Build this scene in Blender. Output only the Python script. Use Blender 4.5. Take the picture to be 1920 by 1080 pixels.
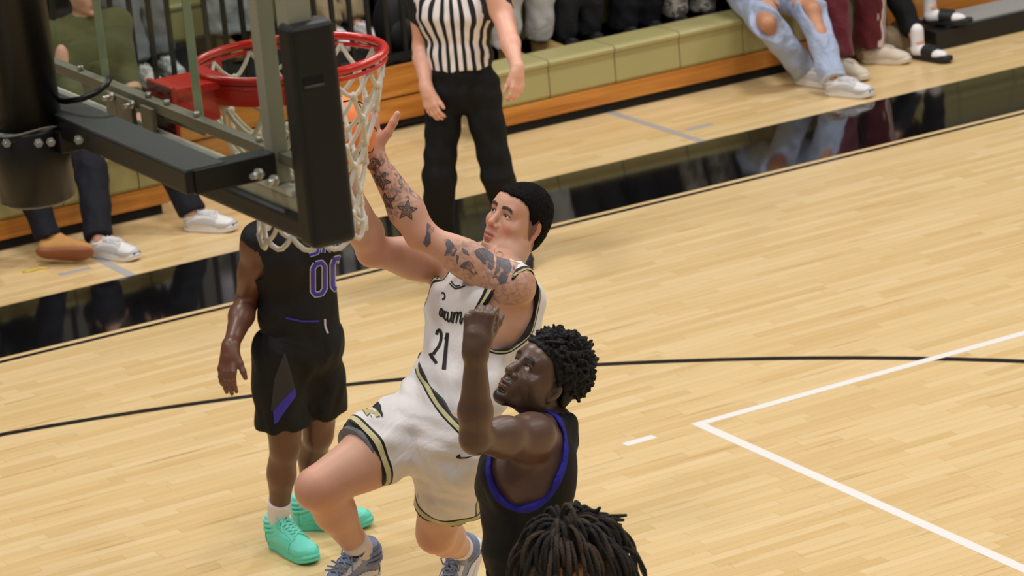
import bpy, bmesh, math, random
import numpy as np
from mathutils import Vector, Matrix
from mathutils.bvhtree import BVHTree

for _o in list(bpy.data.objects):
    bpy.data.objects.remove(_o)
scene = bpy.context.scene
COL = scene.collection
random.seed(7)
RNG = np.random.default_rng(11)

# ------------------------------------------------------------------ camera
# world: x runs from the baseline to midcourt, y from the basket axis to the far sideline, z up (metres)
CAM = np.array([-1.9388, -7.5945, 4.9048])
YAW, PITCH, ROLL, FPX = 0.4925, 0.2907, -0.093, 6492.83
_cy, _sy, _cp, _sp = math.cos(YAW), math.sin(YAW), math.cos(PITCH), math.sin(PITCH)
CF = np.array([_sy*_cp, _cy*_cp, -_sp])
_r0 = np.array([_cy, -_sy, 0.0]); _u0 = np.cross(_r0, CF)
CR = math.cos(ROLL)*_r0 + math.sin(ROLL)*_u0
CU = -math.sin(ROLL)*_r0 + math.cos(ROLL)*_u0
cam_data = bpy.data.cameras.new('camera')
cam = bpy.data.objects.new('camera', cam_data); COL.objects.link(cam)
cam.matrix_world = Matrix(((CR[0], CU[0], -CF[0], CAM[0]), (CR[1], CU[1], -CF[1], CAM[1]), (CR[2], CU[2], -CF[2], CAM[2]), (0, 0, 0, 1)))
cam_data.sensor_width = 36.0
cam_data.lens = FPX/1920*36
cam_data.clip_end = 200
cam_data.dof.use_dof = True
cam_data.dof.focus_distance = 10.8
cam_data.dof.aperture_fstop = 7.0
scene.camera = cam

# ------------------------------------------------------------------ light
world = bpy.data.worlds.new('gym_air'); scene.world = world; world.use_nodes = True
world.node_tree.nodes['Background'].inputs[0].default_value = (1.0, 0.97, 0.93, 1)
world.node_tree.nodes['Background'].inputs[1].default_value = 0.15
def area_light(name, loc, size, power, col=(1.0, 0.965, 0.915)):
    l = bpy.data.lights.new(name, 'AREA'); l.shape = 'RECTANGLE'; l.size = size[0]; l.size_y = size[1]
    l.energy = power; l.color = col
    o = bpy.data.objects.new(name, l); COL.objects.link(o); o.location = loc
    return o
for _i, _x in enumerate((-3.0, 3.0, 9.0, 15.0)):
    for _j, _y in enumerate((-5.0, 1.0, 7.0)):
        area_light('high_bay_lamp', (_x, _y, 9.2), (1.6, 0.9), (150, 188, 282)[_j])
scene.view_settings.view_transform = 'Standard'
scene.view_settings.look = 'None'
scene.view_settings.gamma = 1.0
scene.view_settings.use_curve_mapping = False
scene.view_settings.exposure = 0.0

# ------------------------------------------------------------------ pixel helpers (a pixel gives only a direction)
def ray(u, v):
    return CF + CR*((u-960)/FPX) - CU*((v-540)/FPX)
def on(u, v, ax, val):
    d = ray(u, v); return CAM + d*((val-CAM[ax])/d[ax])
def atd(u, v, d):
    return CAM + ray(u, v)*d
def depth(p):
    return float((np.asarray(p)-CAM) @ CF)
def bone(parent, u, v, L, near=True):
    """joint on the pixel's ray at bone length L from its parent joint"""
    r = ray(u, v); q = CAM-np.asarray(parent)
    a = r @ r; b = 2*(q @ r); c = q @ q-L*L
    disc = b*b-4*a*c
    t = -b/(2*a) if disc < 0 else (-b+(-1 if near else 1)*math.sqrt(disc))/(2*a)
    p = CAM+r*t
    d = p-parent
    return np.asarray(parent)+d*(L/np.linalg.norm(d)) if disc < 0 else p
def unit(v):
    v = np.asarray(v, float); return v/(np.linalg.norm(v)+1e-12)
def V3(*a):
    return np.array(a, float)
def camvec(r, u, t):
    """direction from screen right, screen up, towards-the-viewer components"""
    return unit(CR*r+CU*u-CF*t)

# ------------------------------------------------------------------ materials
def _lin(c):
    return tuple(((x/255)/12.92 if x/255 <= 0.04045 else ((x/255+0.055)/1.055)**2.4) for x in c)
def rgb(r, g, b):
    return (*_lin((r, g, b)), 1)
MATS = {}
def nodes_of(m):
    m.use_nodes = True
    nt = m.node_tree
    return nt, nt.nodes['Principled BSDF']
def N(nt, typ, **kw):
    n = nt.nodes.new(typ)
    for k, v in kw.items():
        setattr(n, k, v)
    return n
def mat(name, col, rough=0.5, metal=0.0, var=0.0, scale=8.0, bump=0.0, bscale=60.0, spec=0.5, sheen=0.0, sss=0.0):
    if name in MATS:
        return MATS[name]
    m = bpy.data.materials.new(name); nt, b = nodes_of(m)
    b.inputs['Base Color'].default_value = col
    b.inputs['Roughness'].default_value = rough
    b.inputs['Metallic'].default_value = metal
    b.inputs['Specular IOR Level'].default_value = spec
    if sheen:
        b.inputs['Sheen Weight'].default_value = sheen
    if sss:
        b.inputs['Subsurface Weight'].default_value = sss
        b.inputs['Subsurface Radius'].default_value = (0.02, 0.008, 0.004)
        b.inputs['Subsurface Scale'].default_value = 0.5
    tc = N(nt, 'ShaderNodeTexCoord')
    if var:
        nz = N(nt, 'ShaderNodeTexNoise'); nz.inputs['Scale'].default_value = scale; nz.inputs['Detail'].default_value = 4
        nt.links.new(tc.outputs['Object'], nz.inputs['Vector'])
        mx = N(nt, 'ShaderNodeMix', data_type='RGBA')
        mx.inputs[6].default_value = tuple(max(0, c*(1-var)) for c in col[:3])+(1,)
        mx.inputs[7].default_value = tuple(min(1, c*(1+var)) for c in col[:3])+(1,)
        nt.links.new(nz.outputs['Fac'], mx.inputs[0]); nt.links.new(mx.outputs[2], b.inputs['Base Color'])
    if bump:
        n2 = N(nt, 'ShaderNodeTexNoise'); n2.inputs['Scale'].default_value = bscale; n2.inputs['Detail'].default_value = 3
        nt.links.new(tc.outputs['Object'], n2.inputs['Vector'])
        bp = N(nt, 'ShaderNodeBump'); bp.inputs['Strength'].default_value = bump; bp.inputs['Distance'].default_value = 0.01
        nt.links.new(n2.outputs['Fac'], bp.inputs['Height']); nt.links.new(bp.outputs['Normal'], b.inputs['Normal'])
    MATS[name] = m
    return m

def floor_material():
    m = bpy.data.materials.new('maple_strip_floor'); nt, b = nodes_of(m); L = nt.links.new
    tc = N(nt, 'ShaderNodeTexCoord'); sp = N(nt, 'ShaderNodeSeparateXYZ'); L(tc.outputs['Object'], sp.inputs[0])
    def M(op, a, c=None):
        n = N(nt, 'ShaderNodeMath', operation=op)
        for i, q in enumerate((a, c)):
            if q is None: continue
            if isinstance(q, (int, float)): n.inputs[i].default_value = q
            else: L(q, n.inputs[i])
        return n.outputs[0]
    rowf = M('DIVIDE', sp.outputs[1], 0.057); row = M('FLOOR', rowf)
    wn = N(nt, 'ShaderNodeTexWhiteNoise', noise_dimensions='1D'); L(row, wn.inputs['W'])
    xo = M('ADD', sp.outputs[0], M('MULTIPLY', wn.outputs['Value'], 7.0))
    colf = M('DIVIDE', xo, 0.62); colm = M('FLOOR', colf)
    cv = N(nt, 'ShaderNodeCombineXYZ'); L(row, cv.inputs[0]); L(colm, cv.inputs[1])
    w2 = N(nt, 'ShaderNodeTexWhiteNoise', noise_dimensions='3D'); L(cv.outputs[0], w2.inputs['Vector'])
    # grain stretched along the strips, shifted from strip to strip
    gv = N(nt, 'ShaderNodeCombineXYZ')
    L(M('MULTIPLY', xo, 1.6), gv.inputs[0]); L(M('MULTIPLY', sp.outputs[1], 26.0), gv.inputs[1]); L(M('MULTIPLY', w2.outputs['Value'], 30), gv.inputs[2])
    gn = N(nt, 'ShaderNodeTexNoise'); gn.inputs['Scale'].default_value = 1.6; gn.inputs['Detail'].default_value = 5; gn.inputs['Roughness'].default_value = 0.6
    L(gv.outputs[0], gn.inputs['Vector'])
    ramp = N(nt, 'ShaderNodeValToRGB')
    e = ramp.color_ramp.elements
    e[0].position = 0.0; e[0].color = rgb(202, 166, 110)
    e[1].position = 1.0; e[1].color = rgb(236, 211, 166)
    for p, c in ((0.16, (213, 180, 124)), (0.5, (224, 194, 142)), (0.78, (230, 202, 154))):
        q = e.new(p); q.color = rgb(*c)
    val = M('ADD', M('MULTIPLY', w2.outputs['Value'], 0.50), M('MULTIPLY', gn.outputs['Fac'], 0.62))
    L(M('SUBTRACT', val, 0.06), ramp.inputs[0])
    # darker mineral streaks and board gaps
    st = N(nt, 'ShaderNodeTexNoise'); st.inputs['Scale'].default_value = 0.9; st.inputs['Detail'].default_value = 3
    L(gv.outputs[0], st.inputs['Vector'])
    sr = N(nt, 'ShaderNodeMapRange'); sr.inputs[1].default_value = 0.63; sr.inputs[2].default_value = 0.78
    L(st.outputs['Fac'], sr.inputs[0])
    mx = N(nt, 'ShaderNodeMix', data_type='RGBA'); L(M('MULTIPLY', sr.outputs[0], 0.75), mx.inputs[0]); L(ramp.outputs[0], mx.inputs[6]); mx.inputs[7].default_value = rgb(176, 132, 78)
    fy = M('FRACT', rowf); gap = M('LESS_THAN', fy, 0.035)
    fx = M('FRACT', colf); gap2 = M('LESS_THAN', fx, 0.004)
    mg = N(nt, 'ShaderNodeMix', data_type='RGBA'); L(M('MULTIPLY', M('MAXIMUM', gap, gap2), 0.45), mg.inputs[0]); L(mx.outputs[2], mg.inputs[6]); mg.inputs[7].default_value = rgb(160, 118, 70)
    L(mg.outputs[2], b.inputs['Base Color'])
    b.inputs['Roughness'].default_value = 0.30; b.inputs['Specular IOR Level'].default_value = 0.32
    b.inputs['Coat Weight'].default_value = 0.12; b.inputs['Coat Roughness'].default_value = 0.12
    return m

def wood_material(name, c0, c1, scale=3.0, rough=0.35, axis=0):
    m = bpy.data.materials.new(name); nt, b = nodes_of(m); L = nt.links.new
    tc = N(nt, 'ShaderNodeTexCoord'); mp = N(nt, 'ShaderNodeMapping')
    s = [26, 26, 26]; s[axis] = 1.4; mp.inputs['Scale'].default_value = s
    L(tc.outputs['Object'], mp.inputs[0])
    nz = N(nt, 'ShaderNodeTexNoise'); nz.inputs['Scale'].default_value = scale*0.3; nz.inputs['Detail'].default_value = 6; nz.inputs['Distortion'].default_value = 0.8
    L(mp.outputs[0], nz.inputs['Vector'])
    rp = N(nt, 'ShaderNodeValToRGB'); rp.color_ramp.elements[0].position = 0.3; rp.color_ramp.elements[1].position = 0.72
    rp.color_ramp.elements[0].color = c0; rp.color_ramp.elements[1].color = c1
    L(nz.outputs['Fac'], rp.inputs[0]); L(rp.outputs[0], b.inputs['Base Color'])
    b.inputs['Roughness'].default_value = rough
    return m

def glass_material():
    m = bpy.data.materials.new('backboard_glass'); m.use_nodes = True; nt = m.node_tree; nt.nodes.clear()
    out = N(nt, 'ShaderNodeOutputMaterial'); tr = N(nt, 'ShaderNodeBsdfTransparent'); gl = N(nt, 'ShaderNodeBsdfGlossy'); fr = None
    tr.inputs[0].default_value = (0.80, 0.84, 0.80, 1); gl.inputs['Roughness'].default_value = 0.06
    mx = N(nt, 'ShaderNodeMixShader'); mx.inputs[0].default_value = 0.06; nt.links.new(tr.outputs[0], mx.inputs[1]); nt.links.new(gl.outputs[0], mx.inputs[2])
    nt.links.new(mx.outputs[0], out.inputs[0])
    return m

# ------------------------------------------------------------------ mesh helpers
def empty(name, loc=(0, 0, 0)):
    o = bpy.data.objects.new(name, None); COL.objects.link(o); o.location = Vector(loc); o.empty_display_size = 0.1
    return o
def tag(o, label=None, cat=None, group=None, kind=None):
    if label: o['label'] = label
    if cat: o['category'] = cat
    if group: o['group'] = group
    if kind: o['kind'] = kind
    return o
def link_mesh(name, me, m=None, parent=None, smooth=False):
    o = bpy.data.objects.new(name, me); COL.objects.link(o)
    if m is not None and not me.materials: me.materials.append(m)
    if parent is not None:
        o.parent = parent
        o.matrix_parent_inverse = parent_world(parent).inverted()
    if smooth and len(me.polygons):
        me.polygons.foreach_set('use_smooth', np.ones(len(me.polygons), bool))
    return o
def parent_world(p):
    mw = p.matrix_basis.copy()
    if p.parent is not None:
        mw = parent_world(p.parent) @ p.matrix_parent_inverse @ mw
    return mw
class MB:
    """collects shapes in world coordinates; build() links them as ONE mesh object"""
    def __init__(s): s.bm = bmesh.new()
    def box(s, lo, hi, bevel=0.0, seg=2):
        t = bmesh.new()
        bmesh.ops.create_cube(t, size=1)
        c = (Vector(lo)+Vector(hi))/2; d = Vector(hi)-Vector(lo)
        for v in t.verts: v.co = Vector((v.co.x*d.x, v.co.y*d.y, v.co.z*d.z))+c
        if bevel: bmesh.ops.bevel(t, geom=t.edges[:], offset=bevel, segments=seg, affect='EDGES', profile=0.6)
        return s.take(t)
    def take(s, t):
        me = bpy.data.meshes.new('tmp'); t.to_mesh(me); t.free(); s.bm.from_mesh(me); bpy.data.meshes.remove(me); return s
    def obox(s, c, ax, ay, az, dims, bevel=0.0):
        """oriented box: centre, three unit axes, full sizes"""
        t = bmesh.new(); bmesh.ops.create_cube(t, size=1)
        if bevel:
            for v in t.verts: v.co = Vector((v.co.x*dims[0], v.co.y*dims[1], v.co.z*dims[2]))
            bmesh.ops.bevel(t, geom=t.edges[:], offset=bevel, segments=2, affect='EDGES', profile=0.6)
            sc = (1, 1, 1)
        else: sc = dims
        for v in t.verts:
            q = np.asarray(c)+np.asarray(ax)*v.co.x*sc[0]+np.asarray(ay)*v.co.y*sc[1]+np.asarray(az)*v.co.z*sc[2]
            v.co = Vector(q)
        return s.take(t)
    def tube(s, pts, r, n=10, closed=False, cap=True):
        pts = [np.asarray(p, float) for p in pts]; k = len(pts)
        rr = r if hasattr(r, '__len__') else [r]*k
        rings = []; prev = None
        for i, p in enumerate(pts):
            a = pts[(i-1) % k] if (closed or i > 0) else p
            b = pts[(i+1) % k] if (closed or i < k-1) else p
            t = unit(b-a)
            if prev is None:
                h = V3(0, 0, 1) if abs(t[2]) < 0.9 else V3(1, 0, 0)
                nx = unit(np.cross(h, t))
            else:
                nx = unit(prev-t*(prev @ t))
            prev = nx; ny = np.cross(t, nx)
            rings.append([s.bm.verts.new(Vector(p+(nx*math.cos(q)+ny*math.sin(q))*rr[i])) for q in [2*math.pi*j/n for j in range(n)]])
        for i in range(k if closed else k-1):
            A, B = rings[i], rings[(i+1) % k]
            for j in range(n):
                f = s.bm.faces.new((A[j], A[(j+1) % n], B[(j+1) % n], B[j])); f.smooth = True
        if cap and not closed:
            s.bm.faces.new(rings[0][::-1]); s.bm.faces.new(rings[-1])
        return s
    def ball(s, c, r, sub=2, sc=(1, 1, 1)):
        t = bmesh.new(); bmesh.ops.create_icosphere(t, subdivisions=sub, radius=r)
        for v in t.verts: v.co = Vector((v.co.x*sc[0], v.co.y*sc[1], v.co.z*sc[2]))+Vector(c)
        for f in t.faces: f.smooth = True
        return s.take(t)
    def prism(s, poly, z0, z1):
        lo = [s.bm.verts.new((p[0], p[1], z0)) for p in poly]; hi = [s.bm.verts.new((p[0], p[1], z1)) for p in poly]
        k = len(poly)
        s.bm.faces.new(lo[::-1]); s.bm.faces.new(hi)
        for i in range(k): s.bm.faces.new((lo[i], lo[(i+1) % k], hi[(i+1) % k], hi[i]))
        return s
    def strip(s, left, right):
        a = [s.bm.verts.new(Vector(p)) for p in left]; b = [s.bm.verts.new(Vector(p)) for p in right]
        for i in range(len(a)-1): s.bm.faces.new((a[i], b[i], b[i+1], a[i+1]))
        return s
    def build(s, name, m, parent=None):
        me = bpy.data.meshes.new(name)
        bmesh.ops.recalc_face_normals(s.bm, faces=s.bm.faces[:])
        s.bm.to_mesh(me); s.bm.free()
        return link_mesh(name, me, m, parent)

# ------------------------------------------------------------------ implicit surfaces: smooth union of tapered limbs, meshed with surface nets
def cone(a, b, ra, rb, k=0.02, w=None, s=1.0, cap=None, sub=False):
    return dict(t='c', a=np.asarray(a, float), b=np.asarray(b, float), ra=ra, rb=rb, k=k, w=None if w is None else unit(w), s=s, cap=cap, sub=sub)
def ell(c, r, ax=None, k=0.02, sub=False):
    r = np.asarray(r, float)*np.ones(3)
    return dict(t='e', c=np.asarray(c, float), r=r, A=np.eye(3) if ax is None else np.stack([unit(q) for q in ax]), k=k, sub=sub)
def fnp(fn, k=0.0, sub=False, box=None):
    return dict(t='f', fn=fn, k=k, sub=sub, box=box)
def pbox(p):
    if p['t'] == 'c':
        R = max(p['ra'], p['rb'])*max(1.0, p['s'])
        return np.minimum(p['a'], p['b'])-R, np.maximum(p['a'], p['b'])+R
    if p['t'] == 'e':
        R = p['r'].max(); return p['c']-R, p['c']+R
    return p['box'] if p['box'] else (V3(-1e3, -1e3, -1e3), V3(1e3, 1e3, 1e3))
def peval(p, X, Y, Z):
    if p['t'] == 'f':
        return p['fn'](X, Y, Z)
    if p['t'] == 'e':
        q = [(X-p['c'][0])*A[0]+(Y-p['c'][1])*A[1]+(Z-p['c'][2])*A[2] for A in p['A']]
        r = p['r']
        k0 = np.sqrt((q[0]/r[0])**2+(q[1]/r[1])**2+(q[2]/r[2])**2)
        k1 = np.sqrt((q[0]/r[0]**2)**2+(q[1]/r[1]**2)**2+(q[2]/r[2]**2)**2)
        return k0*(k0-1)/(k1+1e-9)
    a, b = p['a'], p['b']
    ab = b-a; x, y, z = X-a[0], Y-a[1], Z-a[2]
    if p['w'] is not None and p['s'] != 1.0:
        w = p['w']; g = 1-1/p['s']
        dl = (x*w[0]+y*w[1]+z*w[2])*g; x = x-w[0]*dl; y = y-w[1]*dl; z = z-w[2]*dl
        ab = ab-w*((ab @ w)*g)
    L2 = ab @ ab+1e-12
    t = np.clip((x*ab[0]+y*ab[1]+z*ab[2])/L2, 0, 1)
    d = np.sqrt((x-t*ab[0])**2+(y-t*ab[1])**2+(z-t*ab[2])**2)-(p['ra']+(p['rb']-p['ra'])*t)
    if p['cap']:
        L = math.sqrt(L2); n = ab/L
        ax = x*n[0]+y*n[1]+z*n[2]
        if 'b' in p['cap']: d = np.maximum(d, ax-L)
        if 'a' in p['cap']: d = np.maximum(d, -ax)
    return d
def sdf_mesh(prims, h, box=None, post=None):
    if box is None:
        lo = np.min([pbox(p)[0] for p in prims if not p['sub'] and p['t'] != 'f'], 0)-3*h
        hi = np.max([pbox(p)[1] for p in prims if not p['sub'] and p['t'] != 'f'], 0)+3*h
    else: lo, hi = np.asarray(box[0], float), np.asarray(box[1], float)
    n = np.ceil((hi-lo)/h).astype(int)+1
    D = np.full(n, 0.3, np.float32)
    gx, gy, gz = [lo[i]+h*np.arange(n[i]) for i in range(3)]
    for p in prims:
        a, b = pbox(p); mg = p['k']+3*h
        i0 = np.clip(np.floor((a-mg-lo)/h).astype(int), 0, n); i1 = np.clip(np.ceil((b+mg-lo)/h).astype(int)+1, 0, n)
        if np.any(i1 <= i0): continue
        S = tuple(slice(i0[i], i1[i]) for i in range(3))
        d = peval(p, gx[S[0]][:, None, None], gy[S[1]][None, :, None], gz[S[2]][None, None, :]).astype(np.float32)
        cur = D[S]
        if p['sub']:
            d = -d
            if p['k'] > 0:
                e = np.maximum(p['k']-np.abs(cur-d), 0)/p['k']; D[S] = np.maximum(cur, d)+e*e*p['k']*0.25
            else: D[S] = np.maximum(cur, d)
        elif p['k'] > 0:
            e = np.maximum(p['k']-np.abs(cur-d), 0)/p['k']; D[S] = np.minimum(cur, d)-e*e*p['k']*0.25
        else: D[S] = np.minimum(cur, d)
    if post is not None:
        D = post(D, gx[:, None, None], gy[None, :, None], gz[None, None, :]).astype(np.float32)
    return surface_nets(D, lo, h)
def surface_nets(D, lo, h):
    neg = D < 0
    nx, ny, nz = D.shape
    cnt = np.zeros((nx-1, ny-1, nz-1), np.uint8)
    for i in (0, 1):
        for j in (0, 1):
            for k in (0, 1):
                cnt += neg[i:nx-1+i, j:ny-1+j, k:nz-1+k]
    cells = np.argwhere((cnt > 0) & (cnt < 8))
    if not len(cells): return np.zeros((0, 3)), np.zeros((0, 4), int)
    idx = np.full(cnt.shape, -1, np.int32); idx[tuple(cells.T)] = np.arange(len(cells))
    acc = np.zeros((len(cells), 3)); num = np.zeros(len(cells))
    cor = [(i, j, k) for i in (0, 1) for j in (0, 1) for k in (0, 1)]
    val = {c: D[cells[:, 0]+c[0], cells[:, 1]+c[1], cells[:, 2]+c[2]].astype(float) for c in cor}
    for c in cor:
        for ax in range(3):
            if c[ax]: continue
            c2 = list(c); c2[ax] = 1; c2 = tuple(c2)
            a, b = val[c], val[c2]; m = (a < 0) != (b < 0)
            t = np.where(m, a/np.where(m, a-b, 1), 0)
            P = np.tile(np.array(c, float), (len(cells), 1)); P[:, ax] += t
            acc += P*m[:, None]; num += m
    verts = lo+h*(cells+acc/num[:, None])
    quads = []
    for ax in range(3):
        o1, o2 = [(1, 2), (2, 0), (0, 1)][ax]
        sl0 = [slice(1, s-1) for s in D.shape]; sl1 = list(sl0)
        sl0[ax] = slice(0, D.shape[ax]-1); sl1[ax] = slice(1, D.shape[ax])
        A, B = neg[tuple(sl0)], neg[tuple(sl1)]
        e = np.argwhere(A != B)
        if not len(e): continue
        flip = A[tuple(e.T)]
        off = np.ones(3, int); off[ax] = 0
        e = e+off
        def cell(d1, d2):
            q = e.copy(); q[:, o1] -= d1; q[:, o2] -= d2
            return idx[q[:, 0], q[:, 1], q[:, 2]]
        f = np.stack([cell(0, 0), cell(1, 0), cell(1, 1), cell(0, 1)], 1)
        f[~flip] = f[~flip][:, ::-1]
        quads.append(f)
    F = np.concatenate(quads); F = F[(F >= 0).all(1)]
    used = np.zeros(len(verts), bool); used[F.ravel()] = True
    remap = np.cumsum(used)-1
    return verts[used], remap[F]
def relax(Vx, Fx, it=1, lam=0.5):
    for _ in range(it):
        S = np.zeros_like(Vx); C = np.zeros(len(Vx))
        for a, b in ((0, 1), (1, 2), (2, 3), (3, 0)):
            np.add.at(S, Fx[:, a], Vx[Fx[:, b]]); np.add.at(C, Fx[:, a], 1)
            np.add.at(S, Fx[:, b], Vx[Fx[:, a]]); np.add.at(C, Fx[:, b], 1)
        Vx = Vx+(S/np.maximum(C, 1)[:, None]-Vx)*lam
    return Vx
def np_mesh(name, Vx, Fx, m, parent=None, attrs=None, smooth=True):
    me = bpy.data.meshes.new(name)
    me.vertices.add(len(Vx)); me.vertices.foreach_set('co', np.asarray(Vx, np.float32).ravel())
    k = Fx.shape[1]
    me.loops.add(len(Fx)*k); me.loops.foreach_set('vertex_index', Fx.astype(np.int32).ravel())
    me.polygons.add(len(Fx)); me.polygons.foreach_set('loop_start', np.arange(0, len(Fx)*k, k, dtype=np.int32))
    me.polygons.foreach_set('use_smooth', np.full(len(Fx), smooth))
    me.update(calc_edges=True)
    for nme, val in (attrs or {}).items():
        at = me.attributes.new(nme, 'FLOAT', 'POINT'); at.data.foreach_set('value', np.asarray(val, np.float32))
    return link_mesh(name, me, m, parent)
def join_vf(parts):
    Vs, Fs, o = [], [], 0
    for v, f in parts:
        Vs.append(v); Fs.append(f+o); o += len(v)
    return np.concatenate(Vs), np.concatenate(Fs)
def sdf_obj(name, prims, h, m, parent, attrs=None, post=None, sm=1):
    v, f = sdf_mesh(prims, h, post=post)
    if sm: v = relax(v, f, sm, 0.4)
    return np_mesh(name, v, f, m, parent, {k: fn(v) for k, fn in (attrs or {}).items()})
# ================================================================== THE HALL
M_FLOOR = floor_material()
M_BLACKP = mat('black_court_paint', rgb(13, 13, 15), 0.07, spec=0.75)
M_LINEB = mat('black_line_paint', rgb(22, 23, 24), 0.25)
M_WHITEP = mat('white_line_paint', rgb(240, 236, 232), 0.3)
M_GREYP = mat('grey_line_paint', rgb(172, 168, 170), 0.35)
M_TANP = mat('bare_strip', rgb(214, 180, 140), 0.35)
M_OLIVE = mat('olive_seat_plastic', rgb(172, 163, 110), 0.42, var=0.06, scale=3, bump=0.03, bscale=150)
M_BOARD = wood_material('orange_bleacher_wood', rgb(165, 98, 36), rgb(214, 146, 66), 3.0, 0.3)
M_DARK = mat('dark_underframe', rgb(20, 20, 20), 0.8)
M_STEELB = mat('black_rail_steel', rgb(18, 18, 20), 0.4)
M_WALL = mat('painted_wall', rgb(120, 118, 112), 0.8, var=0.05)
M_GREYTOP = mat('grey_platform_top', rgb(150, 150, 148), 0.6, var=0.1, scale=20)

floor = MB().box((-14, -16, -0.1), (32, 17, 0)).build('floor', M_FLOOR); tag(floor, kind='structure')
wall = MB().box((-14, 15.2, 0), (32, 15.5, 8)).build('wall_far', M_WALL); tag(wall, kind='structure')

E_ = 0.0012
def flat(name, poly, m, z=E_):
    b = MB(); b.prism(poly, 0.0002, z); return b.build(name, m, floor)
flat('sideline_border', [(-4, 7.70), (24, 7.70), (24, 8.53), (-4, 8.53)], M_BLACKP)
flat('sideline_inner_stripe', [(-4, 7.618), (24, 7.618), (24, 7.656), (-4, 7.656)], M_LINEB)
# three point line: straight near the baseline, then an arc about the basket
pa, pb = [], []
for r, lst in ((6.775, pa), (6.725, pb)):
    ymax = 6.62 if r > 6.75 else 6.57
    a0 = math.asin(ymax/r)
    lst.append((-0.0, ymax))
    for a in np.linspace(a0, -a0, 90): lst.append((1.575+r*math.cos(a), r*math.sin(a)))
    lst.append((0.0, -ymax))
b3 = MB(); b3.strip([(p[0], p[1], E_) for p in pa], [(p[0], p[1], E_) for p in pb]); b3.build('three_point_line', M_LINEB, floor)
XE = 5.359
vl = MB(); vl.prism([(XE, 4.5), (XE, -4.5), (XE+0.05, -4.45), (XE+0.05, 4.45)], 0.0002, E_*1.4)
vl.prism([(XE, 4.5), (XE+0.05, 4.45), (XE+18, 4.45), (XE+18, 4.5)], 0.0002, E_*1.4)
vl.build('volleyball_court_line', M_WHITEP, floor)
flat('service_zone_dash', [(XE-0.35, 4.45), (XE-0.2, 4.45), (XE-0.2, 4.5), (XE-0.35, 4.5)], M_WHITEP)
flat('baseline_border', [(-0.9, -7.7), (-0.05, -7.7), (-0.05, 7.7), (-0.9, 7.7)], M_BLACKP)
# grey tape marks outside the court
flat('grey_tape_line', [(7.99, 9.6), (8.04, 9.6), (8.04, 8.53), (7.99, 8.53)], M_GREYP)
flat('grey_tape_dash', [(8.10, 8.80), (8.27, 8.80), (8.27, 8.85), (8.10, 8.85)], M_GREYP)
q = on(190, 492, 2, 0)
flat('grey_tape_line', [(4.47, 9.12), (4.52, 9.12), (4.52, 8.53), (4.47, 8.53)], M_GREYP)
flat('grey_tape_dash', [(4.22, 8.82), (4.40, 8.82), (4.40, 8.87), (4.22, 8.87)], M_GREYP)
q = on(68, 508, 2, 0)
yt = MB(); yt.tube([q+V3(-0.07, 0.02, 0.004), q+V3(-0.03, 0, 0.006), q+V3(0.02, 0.015, 0.006), q+V3(0.07, -0.01, 0.004)], 0.006, 8)
o = yt.build('candy_wrapper', mat('yellow_foil', rgb(214, 190, 60), 0.3)); tag(o, 'small twisted yellow wrapper lying on the floor near the tan shoe', 'wrapper')

# ------------------------------------------------------------------ bleachers
SEATW = 0.449
def bench_seat(parent, x0, x1, y0, z0, z1, depth=0.27, phase=0.0):
    """a row of moulded seat modules with a rounded front lip, each its own part"""
    xs = [x0]; x = phase
    while x < x1-0.05:
        if x > x0+0.05: xs.append(x)
        x += SEATW
    xs.append(x1)
    prof = [(0.012, z0), (0.0, z0+0.02), (0.0, z1-0.045), (-0.012, z1-0.035), (-0.014, z1-0.018), (-0.004, z1-0.004), (0.02, z1), (depth-0.03, z1-0.002), (depth, z1-0.02), (depth, z0)]
    for i in range(len(xs)-1):
        a, b = xs[i]+0.0035, xs[i+1]-0.0035
        m = MB(); L = [(a, y0+p[0], p[1]) for p in prof]; R = [(b, y0+p[0], p[1]) for p in prof]
        m.strip(L+[L[0]], R+[R[0]])
        m.bm.faces.new([m.bm.verts.new(p) for p in L]); m.bm.faces.new([m.bm.verts.new(p) for p in R][::-1])
        bmesh.ops.remove_doubles(m.bm, verts=m.bm.verts[:], dist=1e-5)
        m.build('seat_module', M_OLIVE, parent)
    b = MB(); b.box((x0+0.01, y0+0.012, z0+0.01), (x1-0.01, y0+depth-0.03, z1-0.03)); b.build('seat_core', M_DARK, parent)
def kick_board(parent, x0, x1, y0, z0, z1, name='kick_board', roundend=False):
    m = MB(); m.box((x0, y0, z0), (x1, y0+0.03, z1), bevel=0.006)
    if roundend:
        m.tube([(x1, y0+0.022, z0+0.006), (x1, y0+0.022, z1-0.006)], 0.02, 12)
    return m.build(name, M_BOARD, parent)
def legs(parent, x0, x1, y, z, step=0.9):
    x = x0+0.3
    while x < x1-0.1:
        MB().box((x, y, 0), (x+0.05, y+0.05, z)).build('support_leg', M_DARK, parent); x += step
YF = 9.52
def front_bench(label, x0, x1, phase, roundend=False):
    t = empty('bleacher_bench', ((x0+x1)/2, YF+0.15, 0)); tag(t, label, 'bench', 'front row bleacher benches')
    bench_seat(t, x0, x1, YF, 0.165, 0.395, 0.28, phase)
    kick_board(t, x0, x1, YF-0.006, 0.06, 0.163, roundend=roundend)
    legs(t, x0, x1, YF+0.18, 0.17)
    MB().box((x0+0.03, YF+0.03, 0.0), (x1-0.03, YF+0.05, 0.16)).build('gap_shade_panel', M_DARK, t)  # dark panel added to stand in for the shade under the kick board
    return t
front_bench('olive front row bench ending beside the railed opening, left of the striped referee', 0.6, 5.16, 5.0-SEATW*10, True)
front_bench('long olive front row bench running from behind the referee to the maroon pants', 7.18, 10.02, 7.615)
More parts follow.
